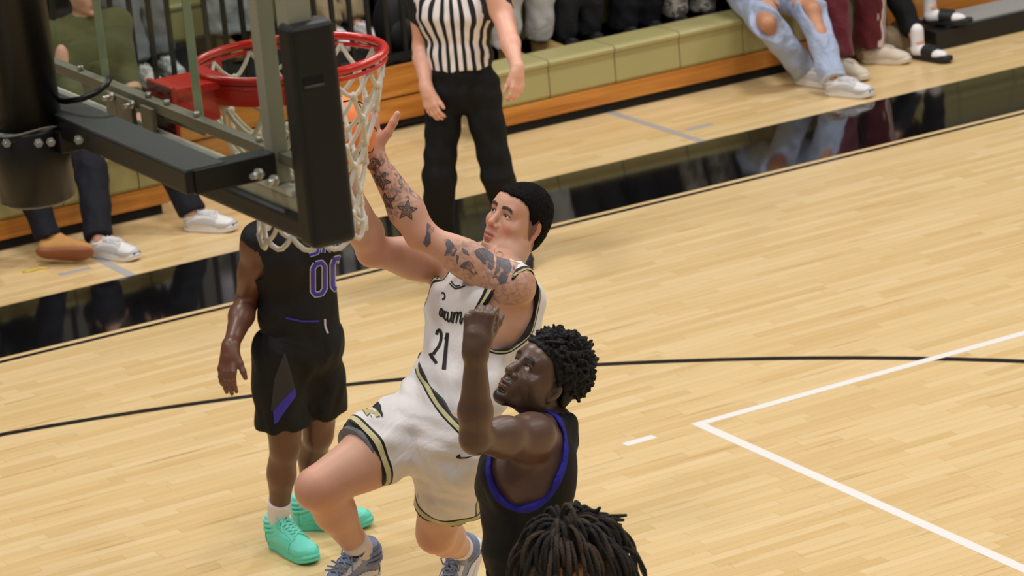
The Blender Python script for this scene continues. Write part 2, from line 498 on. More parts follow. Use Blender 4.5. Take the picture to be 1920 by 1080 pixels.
# raised decks and the rows behind
def upper_row(label, x0, x1, y0, zd, ph):
    t = empty('bleacher_row', ((x0+x1)/2, y0, 0)); tag(t, label, 'bench', 'upper bleacher rows')
    MB().box((x0, y0-(0.345 if x0 > 0 else (1.2 if zd < 0.4 else 0.42)), zd-0.04), (x1, y0+0.27, zd)).build('foot_deck', M_DARK, t)
    bench_seat(t, x0, x1, y0, zd+0.10, zd+0.34, 0.27, ph)
    MB().box((x0, y0+0.2, 0), (x1, y0+0.3, zd+0.14)).build('riser', M_DARK, t)
    return t
for i in range(4):
    n_ = ('second', 'third', 'fourth', 'topmost')[i]
    upper_row(n_+' olive bleacher row up from the court, right of the referee', 7.32, 14.5, 10.17+0.62*i, 0.27+0.25*i, 7.4)
    if i < 3:
        upper_row(('lower', 'middle', 'upper')[i]+' olive bleacher row behind the black guard railing', -1.0, 7.30, 11.42+0.7*i, 0.39+0.28*i, -0.8)
# boarded riser under the railed opening
t = empty('boarded_riser', (6.2, 10.16, 0)); tag(t, 'two orange wooden boards under the black railing, between the front benches', 'boards')
kick_board(t, 5.0, 7.3, 10.14, 0.065, 0.198, 'board'); kick_board(t, 5.0, 7.3, 10.14, 0.208, 0.39, 'board')
MB().box((5.0, 10.175, 0.02), (7.3, 10.2, 0.38)).build('backing', M_DARK, t)
legs(t, 5.0, 7.3, 10.4, 0.3)
t = empty('guard_rail', (6.2, 10.19, 0.39)); tag(t, 'black steel guard railing with upright bars above the orange boards', 'railing')
MB().box((4.3, 10.165, 0.425), (7.35, 10.205, 0.455)).build('bottom_rail', M_STEELB, t)
MB().box((4.3, 10.165, 1.43), (7.35, 10.205, 1.47)).build('top_rail', M_STEELB, t)
x = 4.32
bar_me = None
while x < 7.36:
    if bar_me is None:
        o = MB().box((-0.0125, -0.0125, 0.455), (0.0125, 0.0125, 1.43)).build('bar', M_STEELB, t); bar_me = o.data
    else:
        o = bpy.data.objects.new('bar', bar_me); COL.objects.link(o); o.parent = t; o.matrix_parent_inverse = parent_world(t).inverted()
    o.location = (x, 10.185, 0); x += 0.1135
# black riser platform with a grey top, far right
pl = empty('floor_platform', (11.6, 9.5, 0)); tag(pl, 'low black platform with grey top on the floor at the far right', 'platform')
MB().box((10.18, 9.25, 0.0), (13.2, 9.62, 0.118), bevel=0.006).build('black_frame', mat('black_laminate', rgb(20, 20, 21), 0.45), pl)
MB().box((10.30, 9.29, 0.118), (13.19, 9.61, 0.128)).build('top_panel', M_GREYTOP, pl)
t = empty('low_bench', (11.6, 9.8, 0)); tag(t, 'orange wooden bleacher step behind the low black platform', 'bench')
kick_board(t, 10.03, 13.6, 9.72, 0.05, 0.26, 'board'); MB().box((10.03, 9.76, 0.02), (13.6, 9.8, 0.25)).build('core', M_GREYTOP, t)

# ------------------------------------------------------------------ the basket
M_PAD = mat('black_pad_rubber', rgb(17, 17, 17), 0.5, bump=0.05, bscale=200)
M_BLK = mat('black_powder_coat', rgb(15, 15, 16), 0.38)
M_BLKTOP = mat('dark_grey_steel', rgb(52, 52, 54), 0.4, var=0.15, scale=25)  # lighter grey than the beam, used on its top face only
M_ALU = mat('aged_aluminium', rgb(158, 158, 140), 0.42, 0.35, var=0.08)
M_CHAN = mat('zinc_channel', rgb(112, 108, 92), 0.45, 0.4, var=0.08)
M_RED = mat('rim_red_enamel', rgb(214, 32, 26), 0.22, spec=0.6)
M_NET = mat('net_cord', rgb(226, 220, 208), 0.8, var=0.06, scale=40, bump=0.3, bscale=300)
M_SQ = mat('white_target_paint', rgb(196, 200, 170), 0.5)
M_CHROME = mat('zinc_bolt', rgb(190, 188, 178), 0.3, 0.8)
hoop = empty('basketball_hoop', (1.2, 0, 2.8)); tag(hoop, 'glass basketball backboard with black padding, red rim and white net on black mast', 'basketball hoop')
MB().box((1.208, -0.914, 2.897), (1.220, 0.914, 3.965)).build('glass_pane', glass_material(), hoop)
# aluminium frame round the glass
fr = MB()
for s in (-1, 1):
    fr.box((1.15, s*0.905-0.03, 2.90), (1.207, s*0.905+0.03, 3.98), bevel=0.004)
fr.box((1.15, -0.87, 3.93), (1.207, 0.87, 3.98)); fr.box((1.165, -0.87, 2.90), (1.207, 0.87, 2.935), bevel=0.004)
fr.build('pane_frame', M_ALU, hoop)
MB().box((1.165, -0.745, 2.95), (1.205, -0.70, 3.96), bevel=0.004).build('frame_upright', M_ALU, hoop)
MB().box((1.165, 0.70, 2.95), (1.205, 0.745, 3.96), bevel=0.004).build('frame_upright', M_ALU, hoop)
MB().box((1.178, -0.82, 2.998), (1.206, 0.82, 3.024), bevel=0.003).build('rim_channel', M_CHAN, hoop)
MB().box((1.165, -0.82, 2.935), (1.20, 0.82, 2.95), bevel=0.003).build('lower_rail', mat('pale_rail', rgb(190, 190, 176), 0.4, 0.2), hoop)
MB().box((1.166, 0.055, 2.90), (1.178, 0.215, 3.01), bevel=0.002).build('mount_plate', M_CHAN, hoop)
MB().box((1.166, -0.07, 2.90), (1.178, 0.0, 3.01), bevel=0.002).build('mount_plate', M_CHAN, hoop)
# painted target square on the front of the glass
for (ya, yb, za, zb) in ((-0.255, -0.205, 2.965, 3.43), (0.305, 0.355, 2.965, 3.43), (-0.205, 0.305, 2.965, 3.015), (-0.205, 0.305, 3.38, 3.43)):
    MB().box((1.2202, ya, za), (1.2212, yb, zb)).build('target_square_line', M_SQ, hoop)
# padding along the bottom edge and up both sides
pad = MB()
pad.box((1.15, -0.90, 2.848), (1.245, 0.90, 2.905), bevel=0.014, seg=3)
pad.build('bottom_pad', M_PAD, hoop)
for s in (-1, 1):
    MB().box((1.138, s*0.925-0.037, 2.845), (1.25, s*0.925+0.037, 3.35), bevel=0.022, seg=4).build('corner_pad', M_PAD, hoop)
for s in (-1,):
    q = on(588, 151, 1, -0.9625); MB().box((q[0]-0.026, -0.9635, q[2]-0.011), (q[0]+0.026, -0.955, q[2]+0.011), bevel=0.004).build('pad_slot', mat('slot_black', rgb(4, 4, 4), 0.9), hoop); MB().tube([(q[0]-0.024, -0.9625, q[2]-0.012), (q[0]+0.024, -0.9625, q[2]-0.012)], 0.0035, 8).build('slot_lip', mat('grey_lip', rgb(70, 68, 66), 0.4), hoop)  # black slot with a lighter grey lower lip
# black mast and support beam
mast = MB(); mast.tube([(0.90, 0.06, 2.84), (0.90, 0.06, 6.5)], 0.082, 36); mast.build('mast', M_BLK, hoop)
sl = MB(); sl.tube([(0.90, 0.06, 2.815), (0.90, 0.06, 2.825), (0.90, 0.06, 2.995), (0.90, 0.06, 3.005)], [0.08, 0.092, 0.092, 0.086], 36); sl.build('mast_sleeve', M_BLK, hoop)
bm_ = MB(); bm_.box((0.94, -0.765, 2.978), (1.045, 0.82, 3.031), bevel=0.004); bm_.build('support_beam', M_BLK, hoop)
MB().box((0.944, -0.761, 3.031), (1.041, 0.816, 3.033)).build('beam_top_plate', M_BLKTOP, hoop)
MB().box((0.96, -0.771, 2.974), (1.16, -0.705, 3.031), bevel=0.004).build('support_arm', M_BLK, hoop)
MB().box((0.96, 0.70, 2.974), (1.165, 0.766, 3.031), bevel=0.004).build('support_arm', M_BLK, hoop)
MB().box((0.93, -0.06, 2.945), (1.0, 0.18, 3.0), bevel=0.004).build('mast_clamp', M_BLK, hoop)
def bolt(p, d, r=0.011, l=0.03):
    d = unit(d); m = MB(); m.tube([p, p+d*0.010], r, 6); m.tube([p, p+d*l], r*0.55, 8); return m.build('bolt', M_CHROME, hoop)
for u, v, xx in ((12, 268, 0.82), (72, 268, 0.86), (95, 266, 0.90), (147, 262, 0.925)):
    bolt(on(u, v, 0, xx), V3(-0.3, -1, 0.1))
for u, v in ((487, 326), (516, 338)):
    bolt(on(u, v, 0, 1.05), V3(-0.8, -0.6, 0.1), 0.013, 0.035)
for u, v in ((250, 195), (212, 180)):
    bolt(on(u, v, 0, 1.165), V3(-1, -0.2, 0), 0.011, 0.03)
for yy in (0.42, 0.0, -0.11, -0.28, -0.62):
    m = MB(); m.tube([(1.192, yy, 3.024), (1.192, yy, 3.036)], 0.008, 6); m.build('bolt', M_CHROME, hoop)
cab = [on(100, 187, 0, 0.97), on(125, 190, 0, 0.98), on(155, 185, 0, 1.0), on(182, 173, 0, 1.03), on(200, 158, 0, 1.06), on(207, 145, 0, 1.10)]
MB().tube(cab, 0.0075, 10).build('cable', M_BLK, hoop)
ca2 = [V3(0.90+0.094*math.cos(a), 0.06+0.094*math.sin(a), 3.005+0.006*math.sin(3*a)) for a in np.linspace(2.6, 6.2, 26)]
MB().tube(ca2, 0.0025, 6).build('wire', mat('grey_wire', rgb(120, 116, 105), 0.5), hoop)

HX, HZ, HR = 1.575, 3.048, 0.2375
ring = MB(); ring.tube([(HX+HR*math.cos(a), HR*math.sin(a), HZ) for a in np.linspace(0, 2*math.pi, 73)[:-1]], 0.0105, 14, closed=True)
rim = ring.build('rim', M_RED, hoop)
ring = MB(); ring.tube([(HX+HR*math.cos(a), HR*math.sin(a), HZ-0.0215) for a in np.linspace(0, 2*math.pi, 73)[:-1]], 0.0055, 8, closed=True); ring.build('net_ring', M_RED, rim)
sk = MB(); aa = np.linspace(math.pi*0.62, math.pi*1.38, 30)
for dr in (0.004,):
    sk.strip([(HX+(HR+dr)*math.cos(a), (HR+dr)*math.sin(a), HZ-0.012) for a in aa], [(HX+(HR+dr)*math.cos(a), (HR+dr)*math.sin(a), HZ-0.062) for a in aa])
    sk.strip([(HX+(HR-dr)*math.cos(a), (HR-dr)*math.sin(a), HZ-0.062) for a in aa], [(HX+(HR-dr)*math.cos(a), (HR-dr)*math.sin(a), HZ-0.012) for a in aa])
    sk.strip([(HX+(HR-dr)*math.cos(a), (HR-dr)*math.sin(a), HZ-0.062) for a in aa], [(HX+(HR+dr)*math.cos(a), (HR+dr)*math.sin(a), HZ-0.062) for a in aa])
sk.build('rim_brace', M_RED, rim)
br = MB(); br.prism([(1.222, -0.075), (1.222, 0.075), (1.36, 0.08), (1.39, 0.14), (1.39, -0.14), (1.36, -0.08)], HZ-0.02, HZ-0.002)
br.box((1.222, -0.075, HZ-0.14), (1.234, 0.075, HZ+0.005), bevel=0.003); br.box((1.234, -0.06, HZ-0.10), (1.35, 0.06, HZ-0.02), bevel=0.004)
br.build('rim_bracket', M_RED, rim)

# net: a diamond mesh of cord hung from twelve loops
NR = [0.232, 0.222, 0.195, 0.168, 0.148, 0.138, 0.136, 0.140]
NZ = [-0.02, -0.075, -0.145, -0.215, -0.28, -0.34, -0.395, -0.43]
nrng = random.Random(5)
node = {}
for j in range(8):
    for i in range(12):
        a = (i+0.5*(j % 2))*math.pi/6
        jr = 0.012*j/7
        sway = V3(0.012, -0.006, 0)*(j/7.0)
        node[i, j] = V3(HX+NR[j]*math.cos(a), NR[j]*math.sin(a), HZ+NZ[j])+sway+V3(nrng.uniform(-jr, jr), nrng.uniform(-jr, jr), nrng.uniform(-jr, jr)*1.3)
net = empty('net', (HX, 0, HZ-0.2)); net.parent = hoop; net.matrix_parent_inverse = parent_world(hoop).inverted()
for i in range(12):
    for s in (0, 1):
        m = MB(); ii = i; pts = [node[i, 0]]
        for j in range(1, 8):
            # one strand of a pair keeps turning one way, the other the other way
            if s == 0: ii = ii if (j % 2) else ii+1
            else: ii = ii-1 if (j % 2) else ii
            pts.append(node[ii % 12, j])
        dense = []
        for k in range(len(pts)-1):
            for tt in (0, 0.34, 0.67):
                p = pts[k]*(1-tt)+pts[k+1]*tt
                dense.append(p+V3(0, 0, -0.010*math.sin(tt*math.pi)))
        dense.append(pts[-1])
        m.tube(dense, 0.0058, 7); m.build('cord', M_NET, net)
m = MB()
for (i, j), p in node.items():
    if j in (1, 2, 3, 4, 5, 6): m.ball(p, 0.0105, 1, (1, 1, 1.25))
m.build('knots', M_NET, net)
lowring = []
m = MB()
for i in range(12):
    a, b = node[i, 7], node[(i+1) % 12, 7]
    pts = [a*(1-t_)+b*t_+V3(0, 0, -0.028*math.sin(t_*math.pi)) for t_ in np.linspace(0, 1, 6)]
    m.tube(pts, 0.0066, 7)
m.build('bottom_loops', M_NET, net)
q = on(652, 361, 0, 1.66); m = MB(); m.obox(q, unit(CR*0.8-CU*0.5), unit(CU*0.8+CR*0.5), -CF, (0.011, 0.007, 0.006)); m.build('blue_tag', mat('blue_tag', rgb(50, 40, 150), 0.5), net)
# ================================================================== PEOPLE
def skin_material(name, base, dark, lip, rough=0.42, var=0.10, tattoo=False):
    """skin with mottling; point attributes: hair_shade (brows, stubble, fade), lip, flush"""
    m = bpy.data.materials.new(name); nt, b = nodes_of(m); L = nt.links.new
    tc = N(nt, 'ShaderNodeTexCoord')
    nz = N(nt, 'ShaderNodeTexNoise'); nz.inputs['Scale'].default_value = 9; nz.inputs['Detail'].default_value = 5; L(tc.outputs['Object'], nz.inputs['Vector'])
    mx = N(nt, 'ShaderNodeMix', data_type='RGBA')
    mx.inputs[6].default_value = tuple(c*(1-var) for c in base[:3])+(1,); mx.inputs[7].default_value = tuple(min(1, c*(1+var)) for c in base[:3])+(1,)
    L(nz.outputs['Fac'], mx.inputs[0]); cur = mx.outputs[2]
    def layer(attr, col, gain=1.0):
        nonlocal cur
        a = N(nt, 'ShaderNodeAttribute', attribute_name=attr); k = N(nt, 'ShaderNodeMath', operation='MULTIPLY', use_clamp=True); k.inputs[1].default_value = gain; L(a.outputs['Fac'], k.inputs[0])
        q = N(nt, 'ShaderNodeMix', data_type='RGBA'); L(k.outputs[0], q.inputs[0]); L(cur, q.inputs[6]); q.inputs[7].default_value = col; cur = q.outputs[2]
    layer('flush', tuple(min(1, c*f) for c, f in zip(base[:3], (0.98, 0.66, 0.6)))+(1,), 0.8)
    layer('lip', lip, 0.85)
    layer('hair_shade', dark)
    if tattoo:
        a = N(nt, 'ShaderNodeAttribute', attribute_name='tattoo')
        n2 = N(nt, 'ShaderNodeTexNoise'); n2.inputs['Scale'].default_value = 42; n2.inputs['Detail'].default_value = 4; n2.inputs['Distortion'].default_value = 1.2; L(tc.outputs['Object'], n2.inputs['Vector'])
        mr = N(nt, 'ShaderNodeMapRange'); mr.inputs[1].default_value = 0.42; mr.inputs[2].default_value = 0.66; L(n2.outputs['Fac'], mr.inputs[0])
        k = N(nt, 'ShaderNodeMath', operation='MULTIPLY'); L(a.outputs['Fac'], k.inputs[0]); L(mr.outputs[0], k.inputs[1])
        q = N(nt, 'ShaderNodeMix', data_type='RGBA'); L(k.outputs[0], q.inputs[0]); L(cur, q.inputs[6]); q.inputs[7].default_value = rgb(92, 84, 84); cur = q.outputs[2]
    L(cur, b.inputs['Base Color'])
    b.inputs['Roughness'].default_value = rough
    b.inputs['Subsurface Weight'].default_value = 0.12; b.inputs['Subsurface Radius'].default_value = (0.015, 0.006, 0.003); b.inputs['Subsurface Scale'].default_value = 0.4
    n3 = N(nt, 'ShaderNodeTexNoise'); n3.inputs['Scale'].default_value = 160; L(tc.outputs['Object'], n3.inputs['Vector'])
    bp = N(nt, 'ShaderNodeBump'); bp.inputs['Strength'].default_value = 0.08; bp.inputs['Distance'].default_value = 0.004; L(n3.outputs['Fac'], bp.inputs['Height']); L(bp.outputs['Normal'], b.inputs['Normal'])
    return m
def banded_material(name, base, bands, rough=0.75, wr=0.25, wscale=7.0, stretch=(1, 1, 1)):
    """cloth with printed bands: bands = [(attribute, lo, hi, colour)], plus soft wrinkles"""
    m = bpy.data.materials.new(name); nt, b = nodes_of(m); L = nt.links.new
    tc = N(nt, 'ShaderNodeTexCoord')
    nz = N(nt, 'ShaderNodeTexNoise'); nz.inputs['Scale'].default_value = 5; nz.inputs['Detail'].default_value = 3; L(tc.outputs['Object'], nz.inputs['Vector'])
    mx = N(nt, 'ShaderNodeMix', data_type='RGBA'); mx.inputs[6].default_value = tuple(c*0.93 for c in base[:3])+(1,); mx.inputs[7].default_value = base
    L(nz.outputs['Fac'], mx.inputs[0]); cur = mx.outputs[2]
    for attr, lo, hi, col in bands:
        a = N(nt, 'ShaderNodeAttribute', attribute_name=attr)
        g = N(nt, 'ShaderNodeMath', operation='GREATER_THAN'); g.inputs[1].default_value = lo; L(a.outputs['Fac'], g.inputs[0])
        l = N(nt, 'ShaderNodeMath', operation='LESS_THAN'); l.inputs[1].default_value = hi; L(a.outputs['Fac'], l.inputs[0])
        k = N(nt, 'ShaderNodeMath', operation='MULTIPLY'); L(g.outputs[0], k.inputs[0]); L(l.outputs[0], k.inputs[1])
        q = N(nt, 'ShaderNodeMix', data_type='RGBA'); L(k.outputs[0], q.inputs[0]); L(cur, q.inputs[6]); q.inputs[7].default_value = col; cur = q.outputs[2]
    L(cur, b.inputs['Base Color']); b.inputs['Roughness'].default_value = rough
    b.inputs['Sheen Weight'].default_value = 0.15 if base[0] > 0.05 else 0.0
    b.inputs['Specular IOR Level'].default_value = 0.3
    if wr:
        mp = N(nt, 'ShaderNodeMapping'); mp.inputs['Scale'].default_value = stretch; L(tc.outputs['Object'], mp.inputs[0])
        n2 = N(nt, 'ShaderNodeTexNoise'); n2.inputs['Scale'].default_value = wscale; n2.inputs['Detail'].default_value = 4; n2.inputs['Distortion'].default_value = 0.7; L(mp.outputs[0], n2.inputs['Vector'])
        bp = N(nt, 'ShaderNodeBump'); bp.inputs['Strength'].default_value = wr; bp.inputs['Distance'].default_value = 0.06; L(n2.outputs['Fac'], bp.inputs['Height']); L(bp.outputs['Normal'], b.inputs['Normal'])
    return m

# ---- anatomy
def torso_prims(J, g=0.0, k=0.05):
    """J: pelvis, waist, chest, neck, lat_hip, lat_sh (unit, to the person's left), fwd_hip, fwd_sh, sc"""
    s = J['sc']; P, W, C, Nk = J['pelvis'], J['waist'], J['chest'], J['neck']
    lh, ls = J['lat_hip'], J['lat_sh']; fh, fs = J['fwd_hip'], J['fwd_sh']
    bl = J.get('bulk', 1.0)
    lm = unit(lh+ls)
    out = [cone(P-unit(W-P)*0.03*s, W, (0.105*bl)*s+g, (0.092*bl)*s+g, k, lh, 1.42),
           cone(W, C, (0.092*bl)*s+g, (0.112*bl)*s+g, k, lm, 1.42),
           cone(C, C+unit(Nk-C)*0.10*s, 0.110*bl*s+g, 0.085*s+g, k, ls, 1.52),
           ell(P-fh*0.045*s-unit(W-P)*0.02*s, (0.10*s+g, 0.15*s+g, 0.10*s+g), (fh, lh, unit(W-P)), k)]
    up = unit(Nk-C)
    for q in (1, -1):
        out.append(ell(C+ls*q*0.075*s+fs*0.075*s+up*0.035*s, (0.045*s+g, 0.085*s+g, 0.062*s+g), (fs, ls, up), k))
        out.append(ell(C+ls*q*0.10*s-fs*0.06*s+up*0.03*s, (0.06*s+g, 0.07*s+g, 0.11*s+g), (fs, ls, up), k))
    return out
def shoulder_prims(J, g=0.0, k=0.04):
    s = J['sc']; out = []
    for q, S in (('l', J['sh_l']), ('r', J['sh_r'])):
        out.append(cone(J['neck']-unit(J['neck']-J['chest'])*0.03*s, S, 0.062*s+g, 0.056*s+g, k))
        out.append(cone(J['chest']+(S-J['chest'])*0.45, S, 0.085*s+g, 0.058*s+g, k))
    return out
def arm_prims(S, E, W, s=1.0, k=0.02, back=None, m=1.0, mu=None):
    ua = unit(E-S); fa = unit(W-E)
    mid = (S+W)/2-E
    bd = -unit(mid-ua*(mid @ ua)) if np.linalg.norm(np.cross(ua, fa)) > 0.2 else unit(back if back is not None else V3(0, 0, -1))
    mf = m; m = m if mu is None else mu
    LU = np.linalg.norm(E-S); LF = np.linalg.norm(W-E)
    out = [ell(S+ua*0.035*s, (0.082*s*m, 0.064*s*m, 0.064*s*m), (ua, np.cross(ua, bd), bd), 0.03),
           cone(S, S+ua*LU*0.5, 0.054*s*m, 0.052*s*m, k), cone(S+ua*LU*0.5, E, 0.052*s*m, 0.041*s*m, k),
           ell(S+ua*LU*0.52-bd*0.012*s, (0.10*s, 0.046*s*m, 0.048*s*m), (ua, np.cross(ua, bd), bd), k),
           ell(S+ua*LU*0.45+bd*0.016*s, (0.11*s, 0.044*s*m, 0.044*s*m), (ua, np.cross(ua, bd), bd), k),
           cone(E, E+fa*LF*0.3, 0.042*s*mf, 0.047*s*mf, k), cone(E+fa*LF*0.3, W, 0.046*s*mf, 0.028*s, k),
           ell(E+bd*0.012*s, (0.03*s, 0.03*s, 0.03*s), None, k)]
    return out
def leg_prims(H, K, A, s=1.0, k=0.025, fwd=None, m=1.0):
    th = unit(K-H); sh = unit(A-K); mid = (H+A)/2-K
    if np.linalg.norm(np.cross(th, sh)) > 0.25: bk = unit(mid-sh*(mid @ sh))
    else: bk = -unit(fwd-sh*(fwd @ sh))
    LT = np.linalg.norm(K-H); LS = np.linalg.norm(A-K)
    lat = unit(np.cross(sh, bk)); bt = unit(bk-th*(bk @ th))
    out = [cone(H, H+th*LT*0.5, 0.092*s*m, 0.080*s*m, 0.04), cone(H+th*LT*0.5, K, 0.080*s*m, 0.056*s*m, k),
           ell(H+th*LT*0.5-bt*0.02*s, (0.17*s, 0.075*s*m, 0.07*s*m), (th, np.cross(th, bt), bt), k),
           ell(K-bk*0.020*s+th*0.005, (0.038*s, 0.040*s, 0.034*s), (sh, lat, bk), k),
           ell(K-th*0.05*s-bt*0.022*s+np.cross(th, bt)*0.03*s, (0.055*s, 0.028*s, 0.03*s), (th, np.cross(th, bt), bt), k),
           ell(K-th*0.05*s-bt*0.022*s-np.cross(th, bt)*0.03*s, (0.055*s, 0.028*s, 0.03*s), (th, np.cross(th, bt), bt), k),
           cone(K, K+sh*LS*0.35, 0.052*s*m, 0.051*s*m, k), cone(K+sh*LS*0.35, A, 0.050*s*m, 0.034*s, k),
           ell(K+sh*LS*0.29+bk*0.024*s, (0.12*s, 0.047*s*m, 0.040*s*m), (sh, lat, bk), k),
           ell(A, (0.034*s, 0.038*s, 0.040*s), (sh, lat, bk), 0.015)]
    return out
FL = dict(index=0.074, middle=0.082, ring=0.076, pinky=0.060)
def hand_prims(W, d, n, side, s=1.0, curl=(0.2, 0.25, 0.2), spread=0.10, thumb=(0.75, 0.2), per=None, palm=0.092):
    """W wrist, d towards the fingers, n out of the palm (fingers curl to it), side: unit towards the thumb"""
    d = unit(d); t = unit(side-d*(side @ d)); n = unit(n-d*(n @ d)-t*(n @ t))
    out = []; k = 0.009
    pl = palm*s
    out.append(cone(W-d*0.01, W+d*0.035*s, 0.027*s, 0.026*s, 0.015, t, 1.25))
    for i, o in enumerate((0.028, 0.010, -0.010, -0.028)):
        out.append(cone(W+d*0.015*s+t*o*0.55*s, W+d*pl+t*o*s*1.05-(d*0.012*s if i == 3 else 0), 0.0165*s, 0.0125*s, 0.012, n, 0.95))
    tips = {}
    for i, f in enumerate(('index', 'middle', 'ring', 'pinky')):
        o = (0.0295, 0.0100, -0.0100, -0.0290)[i]
        c = (per or {}).get(f, curl)
        base = W+d*(pl-(0.012*s if i == 3 else 0))+t*o*s
        ang0 = spread*(1.5-i)/1.5
        fd = unit(d+t*math.tan(ang0)); a = 0; p = base; Ls = FL[f]*s; r = (0.0098, 0.0102, 0.0098, 0.0085)[i]*s
        for j, (fr, rr) in enumerate(((0.46, 1.0), (0.30, 0.92), (0.24, 0.84))):
            a += c[j]; q = p+(fd*math.cos(a)+n*math.sin(a))*Ls*fr
            out.append(cone(p, q, r*rr, r*rr*0.93, 0.006)); p = q
        tips[f] = p
    td = unit(d*math.cos(thumb[0])+t*math.sin(thumb[0])+n*thumb[1])
    b0 = W+d*0.022*s+t*0.020*s; b1 = b0+td*0.042*s; td2 = unit(td+d*0.35+n*thumb[1]*0.5); b2 = b1+td2*0.034*s; b3 = b2+unit(td2+d*0.1)*0.024*s
    out += [cone(b0, b1, 0.019*s, 0.0135*s, 0.014), cone(b1, b2, 0.0125*s, 0.0112*s, 0.006), cone(b2, b3, 0.0115*s, 0.0088*s, 0.006)]
    return out, tips
def head_prims(H, s=1.0, jaw=1.0, nose=1.0, lips=1.0):
    O, f, l, u = H['O'], H['f'], H['l'], H['u']
    def P(a, b, c): return O+(f*a+l*b+u*c)*s
    ax = (f, l, u)
    E3 = lambda c, r, k=0.012, sub=False: ell(P(*c), np.array(r)*s, ax, k, sub)
    out = [E3((-0.012, 0, 0.038), (0.103, 0.077, 0.092), 0.02), E3((0.03, 0, -0.02), (0.068, 0.064, 0.085), 0.03),
           E3((0.045, 0, 0.055), (0.055, 0.062, 0.045), 0.03)]
    for q in (1, -1):
        out += [cone(P(0.0, q*0.054*jaw, -0.055), P(0.078, q*0.014, -0.098), 0.019*s, 0.017*s, 0.025),
                E3((0.064, q*0.043, -0.016), (0.022, 0.022, 0.018), 0.022), E3((0.02, q*0.058, -0.02), (0.045, 0.014, 0.045), 0.02)]
    out += [E3((0.088, 0, -0.098), (0.015, 0.022, 0.016), 0.018), cone(P(0.084, -0.036, 0.036), P(0.084, 0.036, 0.036), 0.013*s, 0.013*s, 0.016),
            E3((0.085, 0, -0.055), (0.022, 0.034, 0.036), 0.02)]
    # eye sockets, then lids over the eyeballs
    for q in (1, -1):
        out.append(E3((0.104, q*0.031, 0.017), (0.016, 0.019, 0.012), 0.010, True))
        out.append(E3((0.0815, q*0.031, 0.020), (0.0135, 0.0165, 0.0135), 0.005))
        out.append(E3((0.0965, q*0.031, 0.0145), (0.006, 0.0125, 0.0042), 0.003, True))
    out += [cone(P(0.092, 0, 0.028), P(0.114, 0, -0.016), 0.008*s, 0.011*s*nose, 0.010), E3((0.114, 0, -0.022), (0.011, 0.011*nose, 0.010), 0.008)]
    for q in (1, -1):
        out.append(E3((0.102, q*0.014*nose, -0.026), (0.011, 0.0085*nose, 0.0085), 0.006))
        out.append(E3((0.1135, q*0.0075*nose, -0.034), (0.004, 0.004, 0.004), 0.003, True))
    out += [E3((0.1015, 0, -0.0535), (0.011*lips, 0.024, 0.0062*lips), 0.006), E3((0.099, 0, -0.0675), (0.0115*lips, 0.021, 0.0072*lips), 0.006),
            E3((0.1165, 0, -0.0605), (0.012, 0.022, 0.0016), 0.003, True), E3((0.098, 0, -0.081), (0.010, 0.02, 0.006), 0.008, True)]
    for q in (1, -1):
        lt = l*q
        ea = (unit(f*0.95-lt*0.25+u*0.15), unit(lt*0.95+f*0.28), unit(u-f*0.18))
        out += [ell(P(-0.008, q*0.079, 0.0), np.array((0.019, 0.007, 0.032))*s, ea, 0.006), ell(P(-0.006, q*0.078, -0.024), np.array((0.010, 0.006, 0.012))*s, ea, 0.006),
                ell(P(-0.004, q*0.087, 0.002), np.array((0.010, 0.005, 0.019))*s, ea, 0.004, True)]
    return out
def head_coords(H, v, s=1.0):
    q = (v-H['O'])/s
    return q @ H['f'], q @ H['l'], q @ H['u']
def sstep(a, b, x):
    t = np.clip((x-a)/(b-a), 0, 1); return t*t*(3-2*t)
def head_masks(H, v, s, brow=1.0, beard=0.0, mustache=0.0, fade=None):
    a, b, c = head_coords(H, v, s); ab = np.abs(b)
    front = sstep(0.05, 0.07, a)
    arch = 0.0375+0.004*np.sin(np.clip((ab-0.012)/0.038, 0, 1)*math.pi)-0.004*sstep(0.038, 0.052, ab)
    hs = brow*front*(1-sstep(0.0042, 0.0075, np.abs(c-arch)))*sstep(0.008, 0.014, ab)*(1-sstep(0.046, 0.052, ab))
    lash = front*(1-sstep(0.002, 0.0045, np.abs(c-(0.0215-((ab-0.031)/0.015)**2*0.004))))*(1-sstep(0.013, 0.016, np.abs(ab-0.031)))
    hs = np.maximum(hs, lash*0.85)
    if beard:
        jw = (1-sstep(-0.092, -0.070, c+ab*0.35))*sstep(-0.01, 0.02, a)+0.5*(1-sstep(-0.055, -0.03, c))*sstep(0.045, 0.055, ab)
        hs = np.maximum(hs, beard*np.clip(jw, 0, 1)*(a > -0.02))
    if mustache:
        hs = np.maximum(hs, mustache*front*(1-sstep(0.003, 0.007, np.abs(c+0.044)))*(1-sstep(0.022, 0.03, ab))*(a > 0.09))
    if fade is not None: hs = np.maximum(hs, fade(a, b, c))
    lip = front*(a > 0.095)*(1-sstep(0.019, 0.024, ab))*(1-sstep(0.010, 0.0135, np.abs(c+0.0605)))
    flush = 0.6*(1-sstep(0.012, 0.03, np.hypot(ab-0.045, c+0.028)))*(a > 0.03)+0.7*(1-sstep(0.008, 0.02, np.hypot(b, c+0.024)))*(a > 0.1)+0.9*sstep(0.072, 0.08, ab)*(np.abs(c) < 0.035)*(a < 0.03)
    inh = (np.abs(a) < 0.16) & (ab < 0.12) & (np.abs(c) < 0.2)
    return hs*inh, lip*inh, flush*inh
